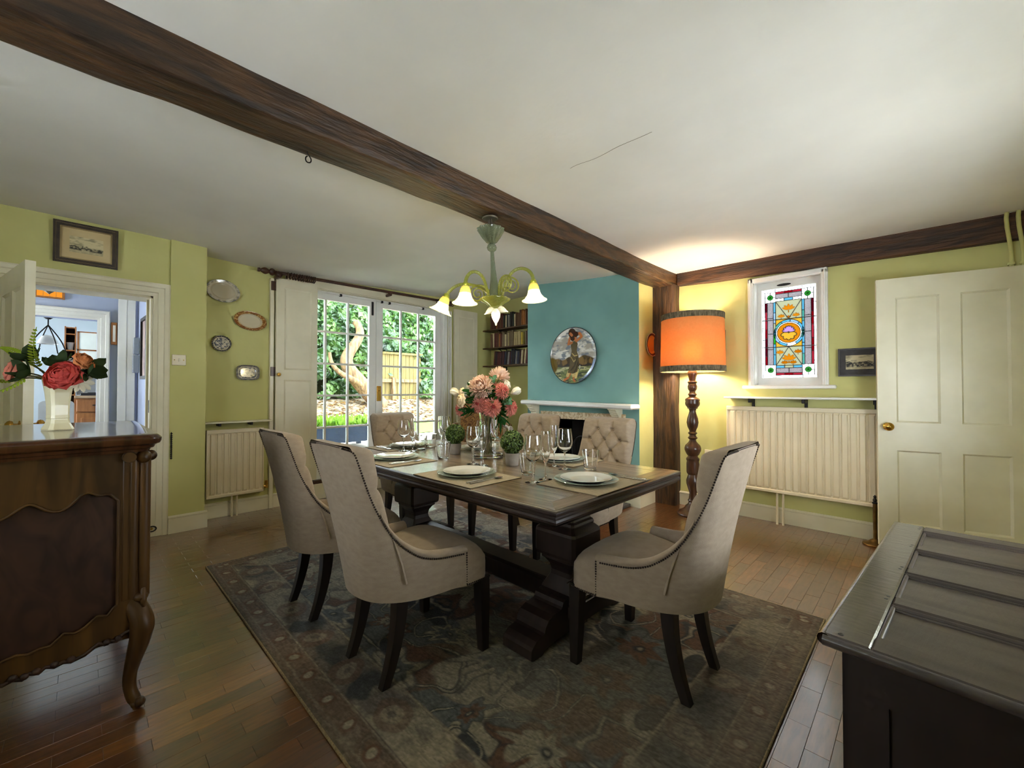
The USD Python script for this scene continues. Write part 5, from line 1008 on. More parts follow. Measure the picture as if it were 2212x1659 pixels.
def wine():
    t = thing('wine_glass', 'x', 'glass', group='wine glasses')
    pr = [(0, 0), (.034, 0), (.0365, .0012), (.034, .0028), (.014, .006), (.0058, .014), (.0042, .03), (.004, .085), (.006, .093), (.018, .100), (.033, .115), (.0418, .137), (.0428, .152), (.040, .180), (.0345, .2195), (.0336, .2195), (.039, .180), (.0416, .152), (.0406, .138), (.032, .117), (.016, .1035), (.0, .1005)]
    obj('bowl_and_stem', orient(lathe(pr, 40)), CLR, t, smooth=40); return t
def flute_glass():
    t = thing('champagne_flute', 'x', 'glass', group='champagne flutes')
    pr = [(0, 0), (.030, 0), (.032, .0012), (.030, .0026), (.012, .0055), (.005, .013), (.0038, .03), (.0036, .07), (.005, .079), (.013, .094), (.0215, .118), (.0242, .145), (.0236, .19), (.0205, .232), (.0196, .232), (.0226, .19), (.0232, .145), (.0205, .119), (.012, .097), (0, .084)]
    obj('bowl_and_stem', orient(lathe(pr, 36)), CLR, t, smooth=40); return t
def tumbler():
    t = thing('tumbler', 'x', 'glass', group='water tumblers'); obj('glass', orient(lathe([(0, 0), (.031, 0), (.0335, .002), (.046, .104), (.0465, .105), (.0448, .105), (.0445, .104), (.0328, .016), (.030, .0125), (0, .012)], 40)), CLR, t, smooth=35); return t
def cutlery(kind):
    t = thing(kind, 'x', kind, group=f'table {kind}s')
    if kind == 'knife':
        obj('handle', [tube(np.array([(0, -.10, .003), (0, -.05, .0035), (0, .0, .003)]), [.0038, .0046, .0034], 8)], STEEL, t, smooth=True); obj('blade', prism([(-.0035, 0), (.0045, 0), (.0085, .03), (.008, .085), (.003, .108), (-.0035, .11)], .0018, .0034), STEEL, t)
    else:
        obj('handle', [tube(np.array([(0, -.10, .003), (0, -.04, .003), (0, .05, .006)]), [.0045, .003, .0024], 8)], STEEL, t, smooth=True); P = np.array([[(x*(.004+.0125*math.sin(min(1, v*1.5)*PI/2)*(1 if v < .6 else math.sqrt(max(.02, 1-((v-.6)/.4)**2)))), .048+.052*v, .006-.0035*math.sin(v*PI)*(1-x*x)+.001*v) for v in np.linspace(0, 1, 10)] for x in np.linspace(-1, 1, 7)]); obj('bowl', [grid(P), mv(grid(P, flip=True), (0, 0, -.0012))], STEEL, t, smooth=True)
    return t
who = ['the nearest dining chair', 'the far left dining chair', 'the right head of the table', 'the chair by the fireplace', 'the far side behind the flower vase', 'the far head of the table']
# (mat centre, facing angle of the sitter)
seats = [((-1.630, 1.345), 0), ((-2.333, 1.352), 0), ((-1.101, 1.680), 90), ((-1.615, 2.072), 180), ((-2.345, 2.075), 180), ((-2.82, 1.712), -90)]
protos = {}
def put(key, maker, x, y, z, r, lb):
    if key not in protos:
        p = protos[key] = maker(); p.GetAttribute('xformOp:translate').Set(Gf.Vec3d(x, y, z)); p.GetAttribute('xformOp:rotateZ').Set(float(r)); props(p, lb)
    else: dup(protos[key], (x, y, z), r, lb)
for (mx, my), r in seats:
    k = seats.index(((mx, my), r)); a = math.radians(r); loc = lambda u, v: (mx+u*math.cos(a)-v*math.sin(a), my+u*math.sin(a)+v*math.cos(a))
    w = who[k]
    put('mat', placemat, mx, my, Z0, r, f'woven beige placemat set before {w}')
    q = loc(-.03, .028); put('gp', charger_plate, *q, Z0+.003, r, f'pale green glass plate under the white plate before {w}'); put('dp', dinner_plate, *q, Z0+.0105, r, f'white round dinner plate on a glass plate before {w}')
    q = loc(.135, -.01) if k != 2 else loc(.165, -.06)
    put('kn', lambda: cutlery('knife'), *q, Z0+.003, r, f'steel knife laid on the placemat before {w}'); q = loc(.16, -.01) if k != 2 else loc(.19, -.06); put('sp', lambda: cutlery('spoon'), *q, Z0+.003, r, f'steel spoon laid on the placemat before {w}')
gl_ = [[(-1.868, 1.592), (-1.795, 1.602), (-1.44, 1.592)], [(-2.50, 1.62), (-2.44, 1.63), (-2.145, 1.585)], [(-1.298, 1.468), (-1.300, 1.562), (-1.288, 1.926)], [(-1.392, 1.835), (-1.488, 1.862), (-1.80, 1.86)], [(-2.62, 1.93), (-2.585, 1.86), (-2.12, 1.93)], [(-2.63, 1.60), (-2.565, 1.63), (-2.57, 1.70)]]
gl_[1] = [(-2.72, 2.03), (-2.60, 1.90), (-2.145, 1.585)]; gl_[4] = [(-2.17, 1.93), (-2.12, 2.0), (-2.62, 1.82)]
wn = ['beside the nearest plate', 'left of the left topiary', 'nearest the camera by the right head plate', 'in front of the fireplace chair plate', 'behind the flower vase', 'by the far head plate']
for k, (a, b, c) in enumerate(gl_):
    put('wg', wine, *a, Z0, 0, f'clear wine glass {wn[k]}'); put('fg', flute_glass, *b, Z0, 0, f'slim champagne flute {wn[k]}'); put('tu', tumbler, *c, Z0, 0, f'clear water tumbler {wn[k] if k != 3 else "right of the topiary, far side"}')

# ---- topiary balls
def topiary(x, y, label, sd):
    t = thing('topiary', label, 'potted plant', (x, y, Z0), group='boxwood topiary balls')
    obj('pot', lathe([(0, 0), (.033, 0), (.036, .004), (.0415, .066), (.042, .07), (.038, .07), (.036, .058), (0, .056)], 36), mat('concrete_pot', s(162, 152, 140), s(140, 130, 118), scale=18, rough=.8, bump=.001, bscale=60), t, smooth=40)
    rr = np.random.default_rng(sd); ns = 1500; V, F_ = [], []
    k = np.arange(ns)+.5; ph = np.arccos(1-2*k/ns); th = PI*(1+5**.5)*k
    D = np.stack([np.cos(th)*np.sin(ph), np.sin(th)*np.sin(ph), np.cos(ph)], 1)
    for d in D:
        d = d+rr.normal(0, .35, 3); d /= np.linalg.norm(d); M = frame_to(d+rr.normal(0, .5, 3), np.array([0, 0, .132])+D[len(V)//5]*(.060+rr.uniform(-.007, .006)), rr.uniform(0, 6.3)); L = rr.uniform(.008, .012)
        b = len(V); V += [M[:3, :3]@np.array(p)*L+M[:3, 3] for p in ((-.8, 0, 0), (0, .5, .15), (.9, 0, .1), (0, -.5, .15), (0, 0, -.05))]; F_ += [(b, b+4, b+1), (b+4, b+2, b+1), (b, b+3, b+4), (b+3, b+2, b+4)]
    BOX = usdkit.material(stage, LK+'boxwood_leaf', {'tc': ('texture_coordinate', {}), 'n': ('noise_texture', {'scale': 90.0}), 'r': ('rgb_ramp', {'ramp': [(.3, s(42, 62, 26)), (.5, s(70, 96, 38)), (.72, s(116, 138, 60))]}), 'p': ('principled_bsdf', {'roughness': .45})}, [('tc.object', 'n.vector'), ('n.fac', 'r.fac'), ('r.color', 'p.base_color')], 'p.BSDF') if 'boxwood' not in MC else MC['boxwood']
    MC['boxwood'] = BOX
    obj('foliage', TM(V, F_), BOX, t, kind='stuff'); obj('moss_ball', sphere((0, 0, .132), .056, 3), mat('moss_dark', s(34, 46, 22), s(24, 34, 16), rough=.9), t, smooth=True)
    return t
topiary(-2.265, 1.772, 'round boxwood topiary in a grey pot left of the flower vase', 1); topiary(-1.685, 1.728, 'round boxwood topiary in a grey pot right of the flower vase', 2)

# ---- glass vase and bouquet
VX, VY = -2.015, 1.84
vs = thing('flower_vase', 'tall clear glass vase with wide base holding the pink bouquet', 'vase', (VX, VY, Z0))
outer = [(0, 0), (.094, 0), (.101, .006), (.102, .03), (.102, .092), (.098, .103), (.068, .128), (.056, .143), (.0515, .16), (.050, .24), (.054, .285), (.066, .315)]
inner = [(.0635, .315), (.051, .285), (.047, .24), (.0485, .161), (.053, .145), (.065, .131), (.095, .104), (.0985, .092), (.0985, .016), (.09, .012), (0, .012)]
obj('glass', orient(lathe(outer+inner, 56)), CLR, vs, smooth=35)
STEM = mat('flower_stem', s(96, 104, 58), s(132, 116, 76), scale=20, stretch=(1, 1, .2), rough=.6)
GLF = translucent('leaf_green', s(34, 70, 36), s(60, 106, 40), .25); EUC = translucent('eucalyptus_leaf', s(84, 124, 98), s(100, 140, 90), .25); DKL = translucent('dark_leaf', s(54, 66, 44), s(70, 90, 40), .2); FERN = translucent('fern_leaf', s(140, 160, 52), s(160, 180, 50), .35)
def petalm(name, c, tr=None): return translucent(name, s(*c), s(*(tr or c)), .28)
DAH = petalm('dahlia_petal', (226, 160, 150), (240, 170, 150)); DAHC = petalm('dahlia_heart', (206, 104, 104)); PRO = petalm('protea_bract', (222, 200, 184), (236, 200, 180)); PROC = petalm('protea_heart', (222, 186, 160)); CRM = petalm('cream_petal', (238, 220, 188)); IVO = petalm('ivory_petal', (240, 236, 220)); PIK = petalm('pink_petal', (234, 176, 164))
def petal(L, W, curl=0., cup=0., tip=.5, nl=7, nw=5, base=.25):
    P = np.zeros((nl, nw, 3))
    for i, v in enumerate(np.linspace(0, 1, nl)):
        w = W*(base+(1-base)*math.sin(min(1, v/tip)*PI/2) if v < tip else math.sqrt(max(.0, 1-((v-tip)/(1-tip))**2.2)))
        for j, u in enumerate(np.linspace(-1, 1, nw)): 
            a = curl*v; r_ = L*(math.sin(a)/a if abs(a) > 1e-3 else 1)*v if False else L*v
            x = L*(math.sin(curl*v)/curl if abs(curl) > 1e-3 else v); z = L*((1-math.cos(curl*v))/curl if abs(curl) > 1e-3 else 0)
            P[i, j] = (x, u*w, z+cup*W*u*u)
    return grid(P)
def ring_petals(n, L, W, elev, r0, curl, cup, ph=0, z=0, jit=.08, rr=R, **k):
    out = []
    for i in range(n):
        a = 360*i/n+ph+rr.uniform(-6, 6); sc = 1+rr.uniform(-jit, jit)
        m = petal(L*sc, W*sc, curl, cup, **k); m = xf(m, rot(-elev-rr.uniform(-6, 6), (0, 1, 0))); m = mv(m, (r0, 0, z)); out.append(xf(m, rot(a, (0, 0, 1))))
    return out
def h_dahlia(t, M, sc, c1=None):
    pts = []
    for k in range(9):
        e = 88-11.5*k; L = .018+.0029*k; pts += ring_petals(6+2*k, L*sc, .0036*sc, e-8, .002*sc+.0004*k*sc, .35-.12*k*.5, .8, ph=k*17, z=(.008-.0012*k)*sc, tip=.5, nl=6, nw=5, base=.45)
    obj('petals', xf(cat(pts[16:]), M), DAH, t, smooth=True); obj('heart', xf(cat(pts[:16]), M), DAHC, t, smooth=True)
def h_protea(t, M, sc):
    pts = []
    for k in range(6): pts += ring_petals(11+k, (.052-.002*k)*sc, .0085*sc, 72-13*k, (.014+.0015*k)*sc, .55-.1*k, .5, ph=k*15, z=(.006-.003*k)*sc, tip=.6)
    obj('bracts', xf(cat(pts), M), PRO, t, smooth=True); obj('heart', xf(cat([lathe([(0, .045*sc), (.012*sc, .04*sc), (.019*sc, .025*sc), (.018*sc, .0), (0, -.002*sc)][::-1], 24)]+ring_petals(24, .012*sc, .0015*sc, 70, .011*sc, .3, 0, z=.035*sc, nl=3, nw=3)), M), PROC, t, smooth=True)
def h_rose(t, M, sc, m):
    pts = []
    for k in range(11):
        ml = ring_petals(4+k//2, (.015+.0021*k)*sc, (.0085+.0014*k)*sc, 88-5.2*k, (.0008+.0008*k)*sc, (.5 if k < 6 else .35-.22*(k-5)), .5, ph=k*51, z=(.007-.0011*k)*sc, tip=.66, nl=8, nw=7, jit=.10)
        for q in ml:
            v = np.array(q.vertices); v += (meshkit.noise(v*(90/sc)+k*3.1, 4)[:, None]-.5)*.0024*sc*np.array([1, 1, 1.]); pts.append(TM(v, q.faces))
    obj('petals', xf(cat(pts), M), m, t, smooth=True)
def h_tulip(t, M, sc, m):
    pts = ring_petals(3, .062*sc, .024*sc, 62, .006*sc, .75, .55, tip=.5, nl=9, nw=7, jit=.03)+ring_petals(3, .060*sc, .023*sc, 66, .004*sc, .75, .55, ph=60, tip=.5, nl=9, nw=7, jit=.03)
    obj('petals', xf(cat(pts), M), m, t, smooth=True)
def leafm(L, W, curl=.4): return petal(L, W, curl, .25, tip=.38, nl=6, nw=3, base=.12)
# a flower at picture offsets (right, toward the camera, up) in metres from the vase axis
f2h = np.array([fw[0], fw[1], 0])/np.linalg.norm(fw[:2])
def flower(name, label, cat_, a, b, z, head, sc, tilt=None, group=None, **k):
    p = np.array([VX, VY, 0])+rt*a-f2h*b+np.array([0, 0, Z0+z]); d = tilt if tilt is not None else (rt*a*2.6-f2h*(b*2.6+.06)+np.array([0, 0, .07+(z-.36)*.9]))
    t = thing(name, label, cat_, p, group=group); d = np.array(d); d = d/np.linalg.norm(d)
    head(t, frame_to(d, (0, 0, 0), R.uniform(0, 6)), sc, **k)
    foot = np.array([R.uniform(-.035, .035), R.uniform(-.035, .035), Z0+.02])+np.array([VX, VY, 0])-p; neck = np.array([VX, VY, Z0+.26])-p+rt*np.clip(a*.3, -.022, .022)-f2h*np.clip(b*.3, -.02, .02)
    neck2 = np.array([VX, VY, Z0+.17])-p+rt*np.clip(a*.2, -.018, .018)
    obj('stem', tube(spline([foot, neck2, neck, -d*.02], 18), .0026*max(1, sc*.8), 6), STEM, t, smooth=True)
    return t
D_ = 'dahlia'; flower(D_, 'pink dahlia at the top right of the bouquet', 'flower', .092, .085, .425, h_dahlia, 1.35); flower(D_, 'large pink dahlia lowest in the middle of the bouquet', 'flower', .035, .125, .325, h_dahlia, 1.5); flower(D_, 'pink dahlia low on the left of the bouquet, beside the largest one', 'flower', -.045, .115, .34, h_dahlia, 1.3); flower(D_, 'deep pink dahlia at the lower right edge of the bouquet', 'flower', .150, .06, .318, h_dahlia, 1.3)
flower(D_, 'pale pink dahlia at the lower left edge of the bouquet', 'flower', -.165, .06, .31, h_dahlia, 1.2)
flower('protea', 'large pale beige protea at the upper left of the bouquet', 'flower', -.035, .095, .445, h_protea, 1.35); flower('protea', 'white spiky protea at the very top of the bouquet', 'flower', .075, -.01, .515, h_protea, 1.15, tilt=rt*.35-f2h*.3+np.array([0, 0, 1]))
flower(D_, 'pink dahlia behind the beige protea near the top of the bouquet', 'flower', -.02, .02, .485, h_dahlia, 1.2)
flower('rose', 'cream rose on the left side of the bouquet', 'flower', -.150, .10, .362, h_rose, 1.15, m=CRM); flower('rose', 'small peach rose above the cream rose on the left', 'flower', -.152, .07, .415, h_rose, .8, m=CRM)
flower('tulip', 'white tulip at the far left of the bouquet', 'flower', -.175, .03, .405, h_tulip, 1.05, tilt=-rt*.9-f2h*.35+np.array([0, 0, .35]), m=IVO); flower('tulip', 'white tulip at the far right of the bouquet', 'flower', .150, .03, .405, h_tulip, 1.15, tilt=rt*.9-f2h*.3+np.array([0, 0, .5]), m=IVO)
flower('rose', 'white rose at the upper left of the bouquet', 'flower', -.10, .01, .455, h_rose, 1.05, m=IVO); flower('rose', 'white rose behind the dahlia on the right', 'flower', .115, .0, .465, h_rose, 1.0, m=IVO); flower('rose', 'pale pink rose at the back of the bouquet', 'flower', .02, -.06, .455, h_rose, 1.1, m=PIK)
def h_sprig(t, M, sc, m=EUC, n=5, L=.034, W=.014, gap=.016):
    pts = []; 
    for k in range(n):
        for sg in (-1, 1): q = xf(xf(leafm(L*sc, W*sc, .5), rot(-25, (0, 1, 0))), rot(90*sg+40*sg*(k % 2)+k*75, (0, 0, 1))); pts.append(q); obj('leaf', xf(mv(q, (0, 0, (k-n/2)*gap*sc)), M), m, t, smooth=True)
    obj('twig', xf(rod((0, 0, -gap*n*.6*sc), (0, 0, gap*n*.5*sc), .0015), M), STEM, t)
flower('eucalyptus_sprig', 'grey-green eucalyptus sprig at the top middle of the bouquet', 'foliage', .03, .07, .485, h_sprig, 1.0); flower('eucalyptus_sprig', 'grey-green eucalyptus sprig on the right side of the bouquet', 'foliage', .125, .12, .355, h_sprig, .9)
def h_leaves(t, M, sc, n=9):
    for k in range(n): obj('leaf', xf(mv(xf(xf(leafm(R.uniform(.055, .085)*sc, .011*sc, R.uniform(.2, .9)), rot(-R.uniform(0, 55), (0, 1, 0))), rot(360*k/n*1.7, (0, 0, 1))), (0, 0, -.01*k*sc*.5)), M), GLF, t, smooth=True)
for k, (a, b, z, lb) in enumerate(((-.10, .09, .425, 'dark green pointed leaves left of the beige protea'), (-.11, .09, .30, 'dark green pointed leaves at the lower left of the bouquet'), (.02, .11, .375, 'dark green leaves in the middle between the dahlias'), (.09, .05, .31, 'green leaves under the right dahlia of the bouquet'), (.09, .06, .245, 'green leaf frond hanging at the right of the vase neck'), (-.01, .0, .42, 'green leaves deep inside the bouquet'), (.06, .04, .40, 'green leaves behind the upper right dahlia'), (-.07, .02, .34, 'green leaves behind the lower left dahlia'), (-.09, .05, .385, 'dark leaves between the protea and the cream rose'), (.045, .09, .42, 'dark leaves between the protea and the upper right dahlia'), (.10, .08, .365, 'dark leaves between the two right-hand dahlias'), (-.07, .09, .37, 'dark leaves under the beige protea'), (-.05, .0, .47, 'dark leaves behind the beige protea'))):
    flower('leafy_sprig', lb, 'foliage', a, b, z, h_leaves, 1.0 if k != 4 else 1.2, tilt=None if k != 4 else rt*.4-f2h*.4+np.array([0, 0, -1.0]))

# ---- cream vase with artificial flowers on the sideboard
QX, QY = -2.50, -.062
v2 = thing('cream_vase', 'cream square-sided ceramic vase on the sideboard', 'vase', (QX, QY, 1.0005), 20)
CVM = mat('cream_ceramic', s(226, 220, 188), s(220, 212, 178), rough=.22)
pr8 = [(.064, .0), (.066, .004), (.05, .028), (.046, .042), (.0455, .046), (.048, .048), (.046, .06), (.047, .10), (.054, .15), (.064, .195), (.067, .207), (.064, .209), (.058, .195), (.048, .15), (.04, .10), (.038, .05)]
obj('body', sqloft([(a*.66, a*.58, z) for a, z in pr8], ch=.30), CVM, v2)
COR = petalm('coral_petal', (214, 92, 88), (230, 110, 90)); ORA = petalm('orange_petal', (214, 140, 92), (230, 150, 90)); SAL = petalm('salmon_petal', (212, 130, 110)); 
def flower2(name, label, cat_, a, b, z, head, sc, tilt, **k):
    p = np.array([QX, QY, 1.0])+rt*a-f2h*b+np.array([0, 0, z]); t = thing(name, label, cat_, p); d = np.array(tilt, float); d /= np.linalg.norm(d); head(t, frame_to(d, (0, 0, 0), R.uniform(0, 6)), sc, **k)
    obj('stem', tube(spline([np.array([QX, QY, 1.08])-p, np.array([QX, QY, 1.19])-p+rt*a*.2, -d*.015], 12), .003, 6), STEM, t, smooth=True)
flower2('peony', 'large coral peony at the front of the cream vase', 'flower', .082, .05, .212, h_rose, 1.5, rt*.25-f2h*.9+np.array([0, 0, .35]), m=COR); flower2('rose', 'orange rose above the coral peony in the cream vase', 'flower', .115, .02, .272, h_rose, 1.0, rt*.9+np.array([0, 0, .5]), m=ORA); flower2('peony', 'salmon peony at the left in the cream vase', 'flower', -.125, .03, .235, h_rose, 1.25, -rt*.6-f2h*.7+np.array([0, 0, .3]), m=SAL)
def h_daisy(t, M, sc): obj('petals', xf(cat(ring_petals(11, .042*sc, .009*sc, 12, .006, -.2, .3)), M), IVO, t, smooth=True); obj('heart', xf(sphere((0, 0, .002), .008*sc, 2, .6), M), ORA, t, smooth=True)
flower2('daisy', 'white daisy behind the coral peony in the cream vase', 'flower', .115, .03, .195, h_daisy, 1.0, rt*.8-f2h*.3+np.array([0, 0, .1]))
def h_fern(t, M, sc):
    for k in range(13):
        for sg in (-1, 1): obj('leaf', xf(mv(xf(leafm((.026-.0016*k)*sc, .0045*sc, .2), rot(sg*68, (0, 0, 1))), (0, 0, 0))if False else mv(xf(xf(leafm((.03-.0018*k)*sc, .005*sc, .2), rot(sg*65, (0, 0, 1))), np.eye(4)), (.011*k*sc, 0, -.0009*k*k*sc*.4)), M@rot(-90, (0, 1, 0))), FERN, t, smooth=True)
    obj('twig', xf(tube([(.011*k*sc, 0, -.0009*k*k*sc*.4) for k in range(14)], .0012, 5), M@rot(-90, (0, 1, 0))), FERN, t)
for a, b, z, tl, lb in ((-.14, .0, .285, -rt*.7+np.array([0, 0, .55]), 'yellow-green fern frond at the upper left of the cream vase'), (-.05, .03, .255, -rt*.3-f2h*.1+np.array([0, 0, .8]), 'yellow-green fern frond in the middle of the cream vase'), (-.06, .07, .205, -rt*.3-f2h*.5+np.array([0, 0, -.7]), 'yellow-green fern frond drooping over the cream vase rim'), (-.16, .04, .2, -rt*.9-f2h*.2+np.array([0, 0, -.1]), 'yellow-green fern frond reaching left from the cream vase')):
    flower2('fern_frond', lb, 'foliage', a, b, z, h_fern, 1.0, tl)
def h_leaves2(t, M, sc, m=DKL):
    for k in range(7): obj('leaf', xf(xf(xf(leafm(R.uniform(.05, .075)*sc, .021*sc, .5), rot(-R.uniform(5, 50), (0, 1, 0))), rot(360*k/7+20, (0, 0, 1))), M), m, t, smooth=True)
for a, b, z, tl, lb in ((-.055, .05, .22, -rt*.4-f2h*.6+np.array([0, 0, .4]), 'dark green leaves left of the coral peony'), (.01, .01, .25, np.array([0, 0, 1.])-f2h*.4, 'dark green leaves behind the coral peony'), (.115, .0, .235, rt+np.array([0, 0, .1]), 'green leaves right of the orange rose'), (-.09, .02, .275, np.array([0, 0, 1.])-rt*.4, 'dark green leaves above the salmon peony')):
    flower2('leafy_sprig', lb, 'foliage', a, b, z, h_leaves2, 1.1, tl)
# ================================================================ hall and kitchen beyond the left doorway
HB = mat('hall_blue_wall', s(176, 186, 212), s(168, 178, 204), scale=2, rough=.8); KW = mat('kitchen_pale_wall', s(208, 222, 228), s(200, 214, 222), scale=2, rough=.8); PINE = mat('kitchen_oak', s(160, 104, 56), s(128, 80, 42), scale=4, stretch=(5, 5, .8), rough=.45)
def st(name, m, M, lb, c='wall'): return obj(name, m, M, None, False, label=lb, cat=c, kind='structure')
XH = -6.0
st('wall_hall', prism(wall_hole(-1.6, 1.0, 0, 2.6, [(-.72, -.1, .113, 1.872)]), XH-.12, XH, 'yz'), HB, 'pale blue far wall of the hall')
st('wall_hall_side', prism([(XH, .42), (XL+.02, .475), (XL+.02, .60), (XH, .60)], 0, 2.6), HB, 'pale blue side wall of the hall with the picture')
st('floor_hall', box(-9.6, XL-.24, -1.6, 1.0, -.12, -.001), FM[1], 'brown floor of the hall and kitchen', 'floor'); st('ceiling_hall', box(-9.6, XL-.0, -1.6, 1.0, 2.42, 2.52), CEIL, 'white ceiling of the hall and kitchen', 'ceiling')
st('wall_hall_near', prism(wall_hole(XH, XL, 0, 2.5, [(-5.6, 1.0, -5.0, 1.9)]), -1.62, -1.5, 'xz'), HB, 'hall wall with its side window')
arch_trim('trim_3', 'white architrave around the kitchen doorway beyond the hall', -.72, .113, 1.872, XH, .095, M=WHITEP)
t = thing('door_5', 'white door open in the hall, seen beyond the doorway', 'door', (-5.93, .265, 0), 84, kind='structure'); f_, p_, m_ = leaf(.15, 2.13, .035, [(.2, .8), (1.0, 1.95)], [(.05, .16)]); obj('frame', [box(0, .135, -.018, .018, 0, 2.13, .003), box(.058, .066, -.022, -.017, 0, 2.12)], WHITEP, t)
t = thing('hall_picture', 'dark-framed picture on the hall side wall beyond the doorway', 'picture', (-5.42, .440, 1.57), 2.4)
obj('frame', prism(sbox(-.17, -.30, .17, .30).difference(sbox(-.14, -.27, .14, .27)), -.022, 0, 'xz'), IRON, t); obj('print', box(-.14, .14, -.006, 0, -.27, .27), mat('hall_print', s(196, 170, 160), s(150, 130, 130), scale=9, rough=.8), t)
t = thing('switch_box', 'grey entry-phone boxes on the hall wall beside the white door', 'switch box', (-5.80, .42, 1.50)); obj('upper_box', box(-.04, .04, -.045, 0, .03, .20, .004), mat('grey_plastic', s(150, 156, 164), s(140, 146, 154), rough=.5), t); obj('lower_box', box(-.03, .045, -.05, 0, -.16, .02, .004), MC['grey_plastic'], t)
t = thing('wall_thermometer', 'small wooden barometer case on the blue hall wall', 'barometer', (XH, .238, 1.745)); obj('case', box(0, .03, -.024, .024, -.115, .115, .004), PINE, t); obj('dial', box(.03, .033, -.010, .010, -.085, .085), WHITEP, t)
t = thing('transom_window', 'small amber stained glass transom above the kitchen doorway', 'window', (XH, -.215, 2.115)); obj('frame', prism(sbox(-.10, -.072, .10, .072).difference(sbox(-.085, -.058, .085, .058)), 0, .03, 'yz'), PINE, t)
AMB = glow('amber_glass_lit', s(244, 150, 46), .9)
for i in range(4):
    for j in range(2): obj('pane', box(.008, .014, -.084+.042*i+.0015, -.084+.042*(i+1)-.0015, -.057+.057*j+.0015, -.057+.057*(j+1)-.0015), AMB, t)
t = thing('hall_lantern', 'hexagonal leaded glass lantern glowing at the hall ceiling', 'lamp', (-5.35, -.195, 0))
hx = [(math.cos(a)*.085, math.sin(a)*.085) for a in np.arange(6)*PI/3+.3]; LG = glow('lantern_panel_glow', (1.0, .88, .66), 3.2)
for i in range(6):
    a, b = np.array(hx[i]), np.array(hx[(i+1) % 6]); e_ = (b-a)*.06; obj('panel', TM([(*(a+e_), 2.055), (*(b-e_), 2.055), (*(b-e_)*1.02, 2.12), (*(a+e_)*1.02, 2.12)], [(0, 1, 2), (0, 2, 3), (0, 2, 1), (0, 3, 2)]), LG, t); obj('came', rod((*a, 2.05), (*a*1.02, 2.125), .004), IRON, t)
obj('lower_cone', [loft([[(x*.04, y*.04, 1.985) for x, y in hx], [(x, y, 2.052) for x, y in hx]]), rod((0, 0, 2.12), (0, 0, 2.42), .005), cyl((0, 0), .05, 2.40, 2.42)], mat('lantern_metal', s(120, 112, 100), s(96, 90, 80), rough=.5, metal=.6), t)
# kitchen
st('wall_kitchen', box(-9.6, -9.5, -1.6, 1.0, 0, 2.5), KW, 'pale kitchen wall far beyond the doorways'); st('wall_kitchen_near', prism(wall_hole(-9.6, XH, 0, 2.5, [(-8.4, .95, -7.3, 1.9)]), -1.62, -1.5, 'xz'), KW, 'kitchen wall with its window'); st('wall_kitchen_side', box(-9.6, XH-.12, .9, 1.0, 0, 2.5), KW, 'pale side wall of the kitchen')
t = thing('kitchen_tall_unit', 'tall open wooden kitchen unit holding white bowls', 'cabinet', (-8.6, -.105, 0)); W_ = .058
obj('side', box(-.3, .0, -W_, -W_+.014, 0, 2.06), PINE, t); obj('side', box(-.3, .0, W_-.014, W_, 0, 2.06), PINE, t); obj('back_board', box(-.3, -.285, -W_, W_, 0, 2.06), mat('kitchen_oak_dark', s(92, 60, 34), s(72, 46, 26), rough=.6), t)
for z in (.4, .8, 1.1, 1.50, 1.73, 1.96, 2.05): obj('shelf_board', box(-.29, .0, -W_+.014, W_-.014, z-.014, z), PINE, t)
for z in (1.50, 1.73): t2 = thing('bowl', 'white ceramic bowl stack on the %s shelf of the tall kitchen unit' % ('lower' if z < 1.6 else 'upper'), 'bowl', (-8.68, -.105, z)); obj('bowl', lathe([(0, 0), (.026, 0), (.032, .03), (.04, .1), (.036, .1), (.028, .03), (0, .02)], 24), PORC, t2, smooth=40); obj('rim', lathe([(.041, .098), (.044, .104), (.04, .11), (.036, .104)], 24), PORC, t2, smooth=True)
t = thing('kitchen_wall_unit', 'oak framed kitchen wall unit with frosted glass doors', 'cabinet', (-8.6, .06, 0))
obj('carcass', [box(-.3, -.02, -.10, .4, 1.50, 1.99), box(-.02, .0, -.10, -.078, 1.48, 2.0), box(-.02, .0, .10, .12, 1.48, 2.0), box(-.02, .0, -.10, .4, 1.725, 1.745), box(-.02, 0, -.10, .4, 1.48, 1.5), box(-.02, 0, -.10, .4, 1.985, 2.0)], PINE, t)
FRO = mat('frosted_door_glass', s(222, 226, 216), s(214, 218, 208), rough=.35)
for z0, z1 in ((1.5, 1.725), (1.745, 1.985)): obj('pane', box(-.016, -.006, -.078, .10, z0, z1), FRO, t); obj('pane', box(-.016, -.006, .12, .4, z0, z1), FRO, t)
t = thing('kitchen_base_unit', 'oak kitchen base unit with drawer below the dark hob', 'cabinet', (-8.3, .06, 0)); obj('carcass', box(-.55, -.02, -.11, .45, 0, 1.05), PINE, t); obj('worktop', box(-.56, .01, -.115, .46, 1.05, 1.085, .004), mat('worktop', s(176, 150, 118), s(150, 126, 96), rough=.4), t)
obj('drawer', box(-.02, .0, -.095, .4, .86, 1.03, .006), PINE, t); obj('door', [box(-.02, -.002, -.095, .4, .1, .84, .006), box(-.004, .006, -.05, .36, .16, .78, .01)], PINE, t); obj('handle', box(0, .02, .06, .13, .945, .958, .004), IRON, t)
t = thing('hob', 'dark kitchen hob on the oak base unit', 'hob', (-8.45, .13, 1.0855)); obj('plate', box(-.2, .1, -.13, .3, 0, .035, .006), BLK, t); obj('ring', [lathe([(.05, .035), (.055, .042), (.06, .035)], 20, at=(-.05, 0, 0))], IRON, t)
t = thing('kitchen_tiles', 'white tiled splashback behind the hob', 'tiles', (-8.88, 0, 0))
